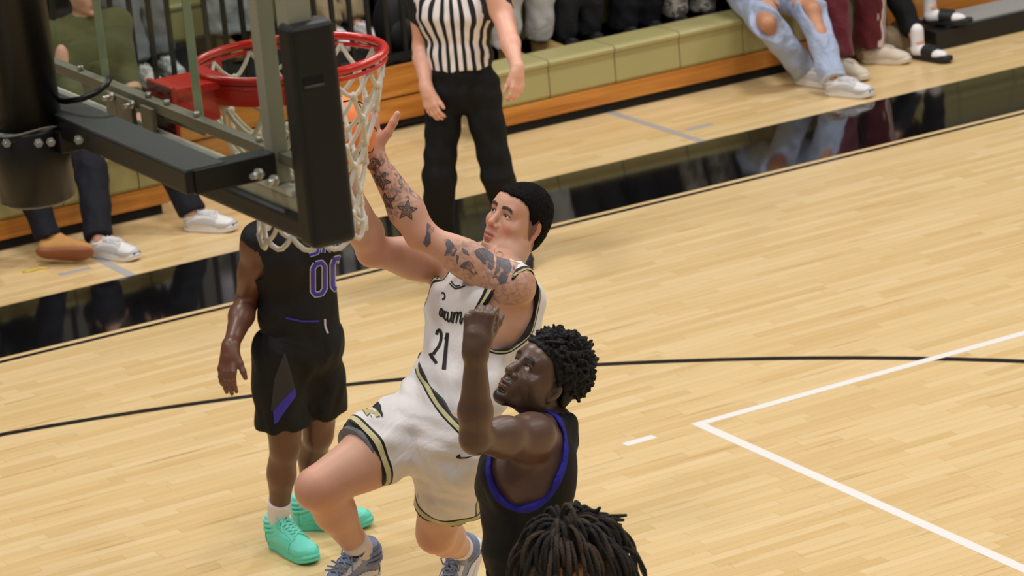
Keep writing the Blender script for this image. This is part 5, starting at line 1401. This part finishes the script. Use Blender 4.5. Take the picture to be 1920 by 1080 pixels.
# ------------------------------------------------------------------ the referee
pref = empty('person', V3(5.87, 7.27, 0)); tag(pref, 'referee in black and white striped shirt and black trousers standing at the sideline', 'person')
fr_ = unit(camvec(-0.12, 0, 1)*V3(1, 1, 0))
JF = make_J(on(866, 158, 2, 0.955), fr_, V3(0, 0, 1), 0.98, 1.02, -0.02, 0.0, 0.19)
JF['an_r'] = JF['pelvis']*V3(1, 1, 0)-JF['lat_hip']*0.20+V3(0, 0, 0.10)-fr_*0.05; JF['an_l'] = JF['pelvis']*V3(1, 1, 0)+JF['lat_hip']*0.19+V3(0, 0, 0.10)-fr_*0.12
for q in 'lr': JF['kn_'+q] = ik(JF['hp_'+q], JF['an_'+q], 0.44, 0.43, fr_)
dsh = depth(JF['sh_r']); JF['sh_r'] = atd(793, -18, dsh); JF['sh_l'] = atd(926, -25, depth(JF['sh_l']))
JF['el_r'] = bone(JF['sh_r'], 790, 88, 0.30, False); JF['wr_r'] = bone(JF['el_r'], 799, 165, 0.25, True)
JF['el_l'] = bone(JF['sh_l'], 951, 62, 0.30, True); JF['wr_l'] = bone(JF['el_l'], 970, 128, 0.25, True)
HF = head_at(JF)
hF = [hand_prims(JF['wr_r'], camvec(0.25, -0.95, 0.1), camvec(0.6, 0, -0.7), camvec(0.75, 0, 0.6), 1.05, (0.3, 0.4, 0.3), 0.06, (0.35, 0.3))[0],
      hand_prims(JF['wr_l'], camvec(0.0, -1, 0.1), camvec(-0.6, 0, -0.7), camvec(-0.75, 0, 0.6), 1.05, (0.4, 0.6, 0.5), 0.06, (0.35, 0.4))[0]]
gen_body(pref, JF, HF, SKP, 0.010, 1.08, 0.86, hF, std_masks(HF), None, 0.0065)
short_hair(pref, HF, 0.012, mat('brown_hair', rgb(60, 42, 30), 0.6))
def stripe_material():
    m = bpy.data.materials.new('striped_referee_knit'); nt, b = nodes_of(m); L = nt.links.new
    a = N(nt, 'ShaderNodeAttribute', attribute_name='around'); d = N(nt, 'ShaderNodeMath', operation='DIVIDE'); d.inputs[1].default_value = 0.056; L(a.outputs['Fac'], d.inputs[0])
    f = N(nt, 'ShaderNodeMath', operation='FRACT'); L(d.outputs[0], f.inputs[0]); g = N(nt, 'ShaderNodeMath', operation='LESS_THAN'); g.inputs[1].default_value = 0.44; L(f.outputs[0], g.inputs[0])
    s = N(nt, 'ShaderNodeAttribute', attribute_name='panel'); mxx = N(nt, 'ShaderNodeMath', operation='MAXIMUM'); L(g.outputs[0], mxx.inputs[0]); L(s.outputs['Fac'], mxx.inputs[1])
    q = N(nt, 'ShaderNodeMix', data_type='RGBA'); L(mxx.outputs[0], q.inputs[0]); q.inputs[6].default_value = rgb(228, 220, 222); q.inputs[7].default_value = rgb(17, 17, 19); L(q.outputs[2], b.inputs['Base Color']); b.inputs['Roughness'].default_value = 0.8
    return m
def around(v):
    w = v-JF['waist']; return np.arctan2(w @ JF['lat_hip'], w @ JF['fwd_hip'])*0.165+0.012
def panel(v):
    w = v-JF['waist']; an = np.abs(np.arctan2(w @ JF['lat_hip'], w @ JF['fwd_hip']))
    t1, r1 = seg_t(v, JF['sh_l'], JF['el_l']); t2, r2 = seg_t(v, JF['sh_r'], JF['el_r'])
    return np.maximum((an > 1.25) & (an < 1.9), ((t1 > 0.12) & (r1 < 0.09)) | ((t2 > 0.12) & (r2 < 0.09))).astype(float)
upF = unit(JF['waist']-JF['pelvis'])
sdf_obj('striped_shirt', torso_prims(JF, 0.014)+shoulder_prims(JF, 0.012)+sleeves(JF, 0.52)+[ell(JF['neck']+JF['fwd_sh']*0.03+JF['up']*0.03, (0.08, 0.075, 0.06), (JF['fwd_sh'], JF['lat_sh'], JF['up']), 0, True), plane_cut(JF['pelvis']+upF*0.09, upF)], 0.007, stripe_material(), pref,
        dict(around=around, panel=panel), post=folds([tuple(CU), tuple(unit(CR+CU)), tuple(CR)], (0.002, 0.002, 0.001), (70, 60, 90)))
M_BLKP = banded_material('black_trousers', rgb(11, 11, 13), [], 0.8, 0.35, 5)
legs_obj('trousers', pref, JF, M_BLKP, dict(l=1.95, r=1.95), 0.098, 0.074, 0.016, 0.008, folds([tuple(CU), tuple(unit(CR+CU*0.5)), tuple(CR)], (0.003, 0.002, 0.002), (50, 60, 80)), rk=0.080, top=0.115)
for q in 'lr': shoe(pref, 'sneaker', JF['an_'+q], unit(fr_+JF['lat_hip']*(0.25 if q == 'l' else -0.25)), V3(0, 0, 1), cblk | dict(sole=M_BLKSHOE), ground=0.0)
# ================================================================== SPECTATORS
def spectator(label, hip, fwd, ankles, skin, top_m, pants_m, shoes, lean=0.15, hems=1.93, r0=0.098, r1=0.075, rk=None, deck=0.0, hair=None, arms='lap', pants_extra=(), bulk=1.0, sc=0.97, h=0.0105, footdir=None, h_p=0.012, pants_post=None, group='spectators on the bleachers', shoe_up=None, lift=None, knees=None):
    p = empty('person', V3(hip[0], hip[1], deck)); tag(p, label, 'person', group)
    f = unit(V3(fwd[0], fwd[1], 0)); Jx = make_J(V3(*hip), f, V3(0, 0, 1), sc, bulk, lean)
    for q in 'lr':
        Jx['an_'+q] = np.asarray(ankles[q], float)
        Jx['kn_'+q] = ik(Jx['hp_'+q], Jx['an_'+q], 0.43, 0.42, V3(0, 0, 1)+f*0.3) if not knees else V3(*knees[q])
        s = 1 if q == 'l' else -1
        if arms == 'lap':
            Jx['wr_'+q] = Jx['kn_'+q]*0.7+Jx['hp_'+q]*0.3+V3(0, 0, 0.11)-Jx['lat_hip']*s*0.02
            Jx['el_'+q] = ik(Jx['sh_'+q], Jx['wr_'+q], 0.30, 0.27, Jx['lat_sh']*s*0.35-f)
        else:
            Jx['el_'+q] = Jx['sh_'+q]+unit(V3(0, 0, -1)+f*0.2)*0.29; Jx['wr_'+q] = Jx['el_'+q]+unit(f+V3(0, 0, -0.1)-Jx['lat_sh']*s*0.5)*0.25
    Hx = head_at(Jx)
    hs = [hand_prims(Jx['wr_'+q], unit(Jx['wr_'+q]-Jx['el_'+q])+f*0.3, -V3(0, 0, 1), -Jx['lat_sh']*(1 if q == 'l' else -1), 1.0, (0.3, 0.4, 0.3))[0] for q in 'lr']
    body = gen_body(p, Jx, Hx, skin, h, 1.0, 0.98, hs, std_masks(Hx), None, None)
    short_hair(p, Hx, 0.013, hair or M_HAIRB, 0.008)
    slv = [cone(Jx['sh_'+q], Jx['el_'+q], 0.068, 0.058, 0.04) for q in 'lr']+[cone(Jx['el_'+q], Jx['el_'+q]+(Jx['wr_'+q]-Jx['el_'+q])*0.92, 0.057, 0.044, 0.03, cap='b') for q in 'lr']
    upw = unit(Jx['waist']-Jx['pelvis'])
    sdf_obj('sweatshirt', torso_prims(Jx, 0.022)+shoulder_prims(Jx, 0.016)+slv+[ell(Jx['neck']+Jx['up']*0.05, (0.075, 0.072, 0.05), (Jx['fwd_sh'], Jx['lat_sh'], Jx['up']), 0, True), plane_cut(Jx['pelvis']-upw*0.01, upw)], 0.014, top_m, p)
    legs_obj('trousers', p, Jx, pants_m, dict(l=hems, r=hems), r0, r1, 0.02, h_p, pants_post or folds([tuple(CU), tuple(unit(CR+CU*0.6)), tuple(CR)], (0.003, 0.003, 0.002), (50, 65, 85)), extra=pants_extra(Jx) if callable(pants_extra) else pants_extra, rk=rk)
    for q in 'lr':
        fd_ = unit(V3(*((footdir or {}).get(q, (f[0], f[1], 0)))))
        style, cols = shoes if isinstance(shoes, tuple) else shoes[q]
        up_ = (shoe_up or {}).get(q, V3(0, 0, 1)); gz = (lift or {}).get(q, deck)
        shoe(p, style, Jx['an_'+q], fd_, up_, cols, ground=gz if q not in (shoe_up or {}) else None)
    return p, Jx, body
def cloth(name, c, wr=0.35, var=None):
    return banded_material(name, c, [], 0.85, wr, 6)
M_SNK = mat('white_leather', rgb(226, 224, 224), 0.5, var=0.05, scale=30)
sneak = ('sneaker', dict(upper=M_SNK, collar=M_SNK, sole=M_SOLEW, laces=M_SNK, overlay=mat('silver_overlay', rgb(190, 190, 194), 0.4), toe_cap=mat('black_toe_rubber', rgb(24, 24, 26), 0.5)))
sneak2 = ('sneaker', dict(upper=M_SNK, collar=M_SNK, sole=mat('cream_rubber', rgb(214, 206, 192), 0.6), laces=M_SNK, overlay=mat('grey_overlay', rgb(176, 176, 180), 0.5)))
cream = ('sneaker', dict(upper=mat('cream_suede', rgb(204, 192, 176), 0.8), collar=mat('cream_suede', rgb(204, 192, 176)), sole=mat('cream_rubber', rgb(214, 206, 192), 0.6), laces=mat('cream_suede', rgb(204, 192, 176))))
M_TAN = mat('tan_suede', rgb(186, 136, 78), 0.85, var=0.12, scale=20); boot = ('boot', dict(upper=M_TAN, collar=M_TAN, sole=mat('brown_gum_sole', rgb(140, 84, 54), 0.6)))
M_KHB = mat('khaki_suede', rgb(140, 112, 66), 0.85, var=0.12, scale=20); kboot = ('boot', dict(upper=M_KHB, collar=M_KHB, sole=mat('dark_gum_sole', rgb(96, 72, 48), 0.6)))
M_SLD = mat('black_slide_foam', rgb(24, 24, 27), 0.6); slide = ('slide', dict(foot=mat('white_sock_knit', rgb(232, 228, 230), 0.85), strap=M_SLD, sole=M_SLD))
dsh_ = ('sneaker', dict(upper=M_BLKSHOE, collar=M_BLKSHOE, sole=M_SOLEW, laces=M_BLKSHOE))
NAVY = cloth('navy_denim', rgb(22, 23, 32)); BLKC = cloth('black_cotton', rgb(13, 13, 15)); LGREY = cloth('light_grey_fleece', rgb(188, 188, 194)); MGREY = cloth('mid_grey_fleece', rgb(128, 128, 134)); CHAR = cloth('charcoal_cotton', rgb(42, 43, 50)); OLV = cloth('olive_hoodie', rgb(92, 92, 58)); TANC = cloth('khaki_cotton', rgb(150, 132, 100)); WHT = cloth('white_hoodie', rgb(206, 204, 208)); BLUE = cloth('blue_hoodie', rgb(56, 66, 110)); REDC = cloth('maroon_hoodie', rgb(96, 22, 34))
DENIM = banded_material('light_blue_denim', rgb(166, 178, 206), [('d_hem', -9, 0.012, rgb(196, 204, 222))], 0.85, 0.6, 9)
MAROON = banded_material('maroon_track_cloth', rgb(92, 20, 34), [('d_out', a, a+0.010, rgb(226, 206, 206)) for a in (0.050, 0.068, 0.086)], 0.6, 0.35, 6)
CAMO = bpy.data.materials.new('grey_camo_cloth'); _nt, _b = nodes_of(CAMO)
_tc = N(_nt, 'ShaderNodeTexCoord'); _n = N(_nt, 'ShaderNodeTexNoise'); _n.inputs['Scale'].default_value = 14; _n.inputs['Detail'].default_value = 2; _r = N(_nt, 'ShaderNodeValToRGB'); _r.color_ramp.interpolation = 'CONSTANT'
_e = _r.color_ramp.elements; _e[0].color = rgb(78, 74, 70); _e[1].position = 0.42; _e[1].color = rgb(150, 145, 140); _q = _e.new(0.56); _q.color = rgb(188, 184, 178); _q = _e.new(0.64); _q.color = rgb(112, 104, 100)
_nt.links.new(_tc.outputs['Object'], _n.inputs['Vector']); _nt.links.new(_n.outputs['Fac'], _r.inputs[0]); _nt.links.new(_r.outputs[0], _b.inputs['Base Color']); _b.inputs['Roughness'].default_value = 0.85
S = (0, -1)
# front bench, right end: torn light jeans
def knee_holes(Jx):
    out = []
    for q in 'lr':
        th = unit(Jx['kn_'+q]-Jx['hp_'+q]); sh = unit(Jx['an_'+q]-Jx['kn_'+q]); fw = -unit((Jx['hp_'+q]+Jx['an_'+q])/2-Jx['kn_'+q])
        out.append(ell(Jx['kn_'+q]+fw*0.06-th*0.015, (0.125, 0.085, 0.075), (unit(th-sh), np.cross(fw, unit(th-sh)), fw), 0, True))
    return out
pj, Jj, bj = spectator('spectator in torn light blue jeans and white sneakers sitting on the bench', (9.17, 9.66, 0.53), (-0.15, -1), dict(r=(9.156, 9.189, 0.10), l=(9.123, 8.826, 0.10)), SKT, cloth('dark_print_shirt', rgb(70, 60, 64)), DENIM, sneak, r0=0.105, r1=0.078, rk=0.088, hems=2.02, knees=dict(r=(8.885, 9.13, 0.435), l=(9.20, 9.12, 0.455)), pants_extra=knee_holes, footdir=dict(r=(0.35, -1, 0), l=(0.45, -0.9, 0)), arms='lap', h_p=0.009)
m = MB()
rf = random.Random(9)
for q in 'lr':
    K_ = Jj['kn_'+q]; th = unit(K_-Jj['hp_'+q]); sh = unit(Jj['an_'+q]-K_); fw = -unit((Jj['hp_'+q]+Jj['an_'+q])/2-K_); ax = unit(th-sh); sd = np.cross(fw, ax)
    for i in range(26):
        a = rf.uniform(2.2, 4.1); p0 = K_+fw*0.045-th*0.015+ax*0.115*math.cos(a)+sd*0.08*math.sin(a)
        m.tube([p0, p0+V3(rf.uniform(-0.02, 0.02), rf.uniform(-0.02, 0.01), rf.uniform(-0.03, -0.01)), p0+V3(rf.uniform(-0.02, 0.03), rf.uniform(-0.02, 0.01), rf.uniform(-0.055, -0.02))], 0.0018, 5)
o = m.build('frayed_threads', mat('white_thread', rgb(220, 224, 232), 0.9), pj); o['kind'] = 'stuff'
spectator('spectator in maroon track pants with white side stripes beside the torn jeans', (9.66, 9.70, 0.53), (-0.1, -1), dict(r=(9.42, 9.20, 0.10), l=(9.734, 9.322, 0.10)), SKP, REDC, MAROON, cream, r0=0.11, r1=0.098, rk=0.10, hems=1.96, footdir=dict(r=(0.1, -1, 0), l=(0.55, -0.8, 0)), h_p=0.009)
spectator('spectator in black pants and black slides with one foot up on the platform', (10.12, 9.86, 0.56), (0.0, -1), dict(r=(9.992, 9.174, 0.10), l=(10.262, 9.40, 0.235)), SKP, BLKC, BLKC, slide, r0=0.10, r1=0.062, rk=0.078, hems=1.82, footdir=dict(r=(0.2, -1, 0), l=(0.55, -0.8, 0)), lift=dict(l=0.13), h_p=0.0095)
# second row, right of the referee
DK = 0.27
def row2(label, x, ankl, pm, tm, sh_, sk=SKP, **kw):
    return spectator(label, (x, 10.32, 0.745), kw.pop('fw', S), ankl, sk, tm, pm, sh_, deck=DK, **kw)
row2('spectator in light grey pants and khaki shoes just right of the referee', 7.70, dict(r=V3(7.60, 9.98, 0.37), l=V3(7.83, 9.99, 0.37)), LGREY, WHT, kboot, hems=1.88, r1=0.082, footdir=dict(r=(0.3, -1, 0), l=(0.6, -0.7, 0)))
row2('spectator in charcoal pants seated beside the light grey pants', 8.18, dict(r=V3(8.02, 10.02, 0.37), l=V3(8.20, 10.04, 0.37)), CHAR, OLV, dsh_, hems=1.95)
row2('spectator in dark navy pants in the second row above the bench', 8.62, dict(r=V3(8.42, 10.0, 0.37), l=V3(8.60, 10.02, 0.37)), NAVY, BLUE, dsh_, SKB, hems=1.97, r1=0.09)
row2('spectator in grey camouflage pants in the second row', 9.02, dict(r=V3(8.78, 10.0, 0.37), l=V3(8.99, 10.0, 0.37)), CAMO, MGREY, dsh_, SKT, hems=1.97, r1=0.085)
row2('spectator in grey and black clothes behind the torn jeans', 9.50, dict(r=V3(9.30, 10.02, 0.37), l=V3(9.52, 10.02, 0.37)), BLKC, BLKC, dsh_, SKB, hems=1.97, r1=0.085)
# left bench
spectator('spectator in dark navy pants and white sneakers with black toes at the bench end', (4.86, 9.68, 0.54), (0.1, -1), dict(r=(4.522, 8.99, 0.10), l=(5.105, 9.08, 0.10)), SKP, OLV, NAVY, sneak, r0=0.105, r1=0.075, rk=0.088, hems=2.0, footdir=dict(r=(0.45, -0.9, 0), l=(0.6, -0.75, 0)), h_p=0.0095, lean=0.0, sc=1.06, bulk=1.1)
at_ = on(92, 452, 2, 0.12)
spectator('spectator in navy pants with a tan suede shoe tipped on its side', (4.12, 9.70, 0.53), (0.0, -1), dict(r=(3.86, 9.12, 0.10), l=at_), SKT, CHAR, NAVY, boot, r0=0.10, r1=0.068, hems=1.95, footdir=dict(l=tuple(unit(camvec(0.97, -0.02, 0.2))), r=(0, -1, 0)), shoe_up=dict(l=camvec(0.0, 0.80, -0.60)), h_p=0.0095)
# behind the railing
def rail(label, x, ankl, pm, tm, sh_, sk=SKP, **kw):
    return spectator(label, (x, 11.58, 0.865), kw.pop('fw', S), ankl, sk, tm, pm, sh_, deck=0.39, **kw)
def ar(u, v): return on(u, v, 2, 0.49)
rail('spectator in dark clothes behind the railing, seen through the glass beside the mast', 4.95, dict(r=V3(4.85, 11.15, 0.49), l=V3(5.10, 11.15, 0.49)), BLKC, OLV, sneak2, SKT)
rail('spectator in mid grey pants and a white shoe seen through the glass', 5.75, dict(r=ar(262, 125), l=ar(305, 108)), MGREY, CHAR, sneak2, SKB, r1=0.085)
rail('spectator in light grey pants and tan boots behind the railing above the rim', 6.52, dict(r=V3(6.35, 11.22, 0.49), l=V3(6.52, 11.2, 0.49)), LGREY, WHT, kboot, SKP, hems=1.86, r1=0.10, rk=0.10)
rail('spectator in khaki pants behind the railing right of the corner pad', 7.04, dict(r=V3(6.94, 10.92, 0.49), l=V3(7.12, 10.95, 0.49)), TANC, WHT, sneak2, SKT)
# soft bag on the floor by the bench
q0 = on(1672, 98, 2, 0)
bag = sdf_obj('duffel_bag', [ell(V3(9.91, 9.37, 0.095), (0.20, 0.10, 0.095), None, 0.02), ell(V3(9.78, 9.37, 0.075), (0.11, 0.095, 0.075), None, 0.03), ell(V3(10.03, 9.37, 0.12), (0.08, 0.08, 0.08), None, 0.03)], 0.008, mat('greige_canvas', rgb(134, 116, 92), 0.9, var=0.2, scale=14, bump=0.5, bscale=30), None, post=folds([(0.9, 0.2, 0.5), (0.2, 0.5, 0.9), (1, 0, 0)], (0.006, 0.005, 0.003), (45, 60, 90)))
tag(bag, 'crumpled grey brown bag on the floor between the maroon pants and the slides', 'bag')

bq = V3(7.12, 10.42, 0.39)
bp_ = empty('backpack', bq); tag(bp_, 'black backpack standing behind the railing beside the referee', 'bag')
sdf_obj('bag_body', [ell(bq+V3(0, 0, 0.19), (0.15, 0.10, 0.20), None, 0.03), cone(bq+V3(-0.06, 0, 0.06), bq+V3(0.06, 0, 0.06), 0.06, 0.06, 0.03)], 0.01, mat('black_nylon', rgb(16, 16, 19), 0.6), bp_)
sdf_obj('front_pocket', [ell(bq+V3(0, -0.085, 0.13), (0.105, 0.045, 0.10), None, 0.02)], 0.008, mat('black_nylon', rgb(16, 16, 19), 0.6), bp_)
MB().tube([bq+V3(-0.04, 0, 0.375), bq+V3(-0.03, 0, 0.42), bq+V3(0.03, 0, 0.42), bq+V3(0.04, 0, 0.375)], 0.010, 8).build('carry_handle', mat('black_nylon', rgb(16, 16, 19), 0.6), bp_)
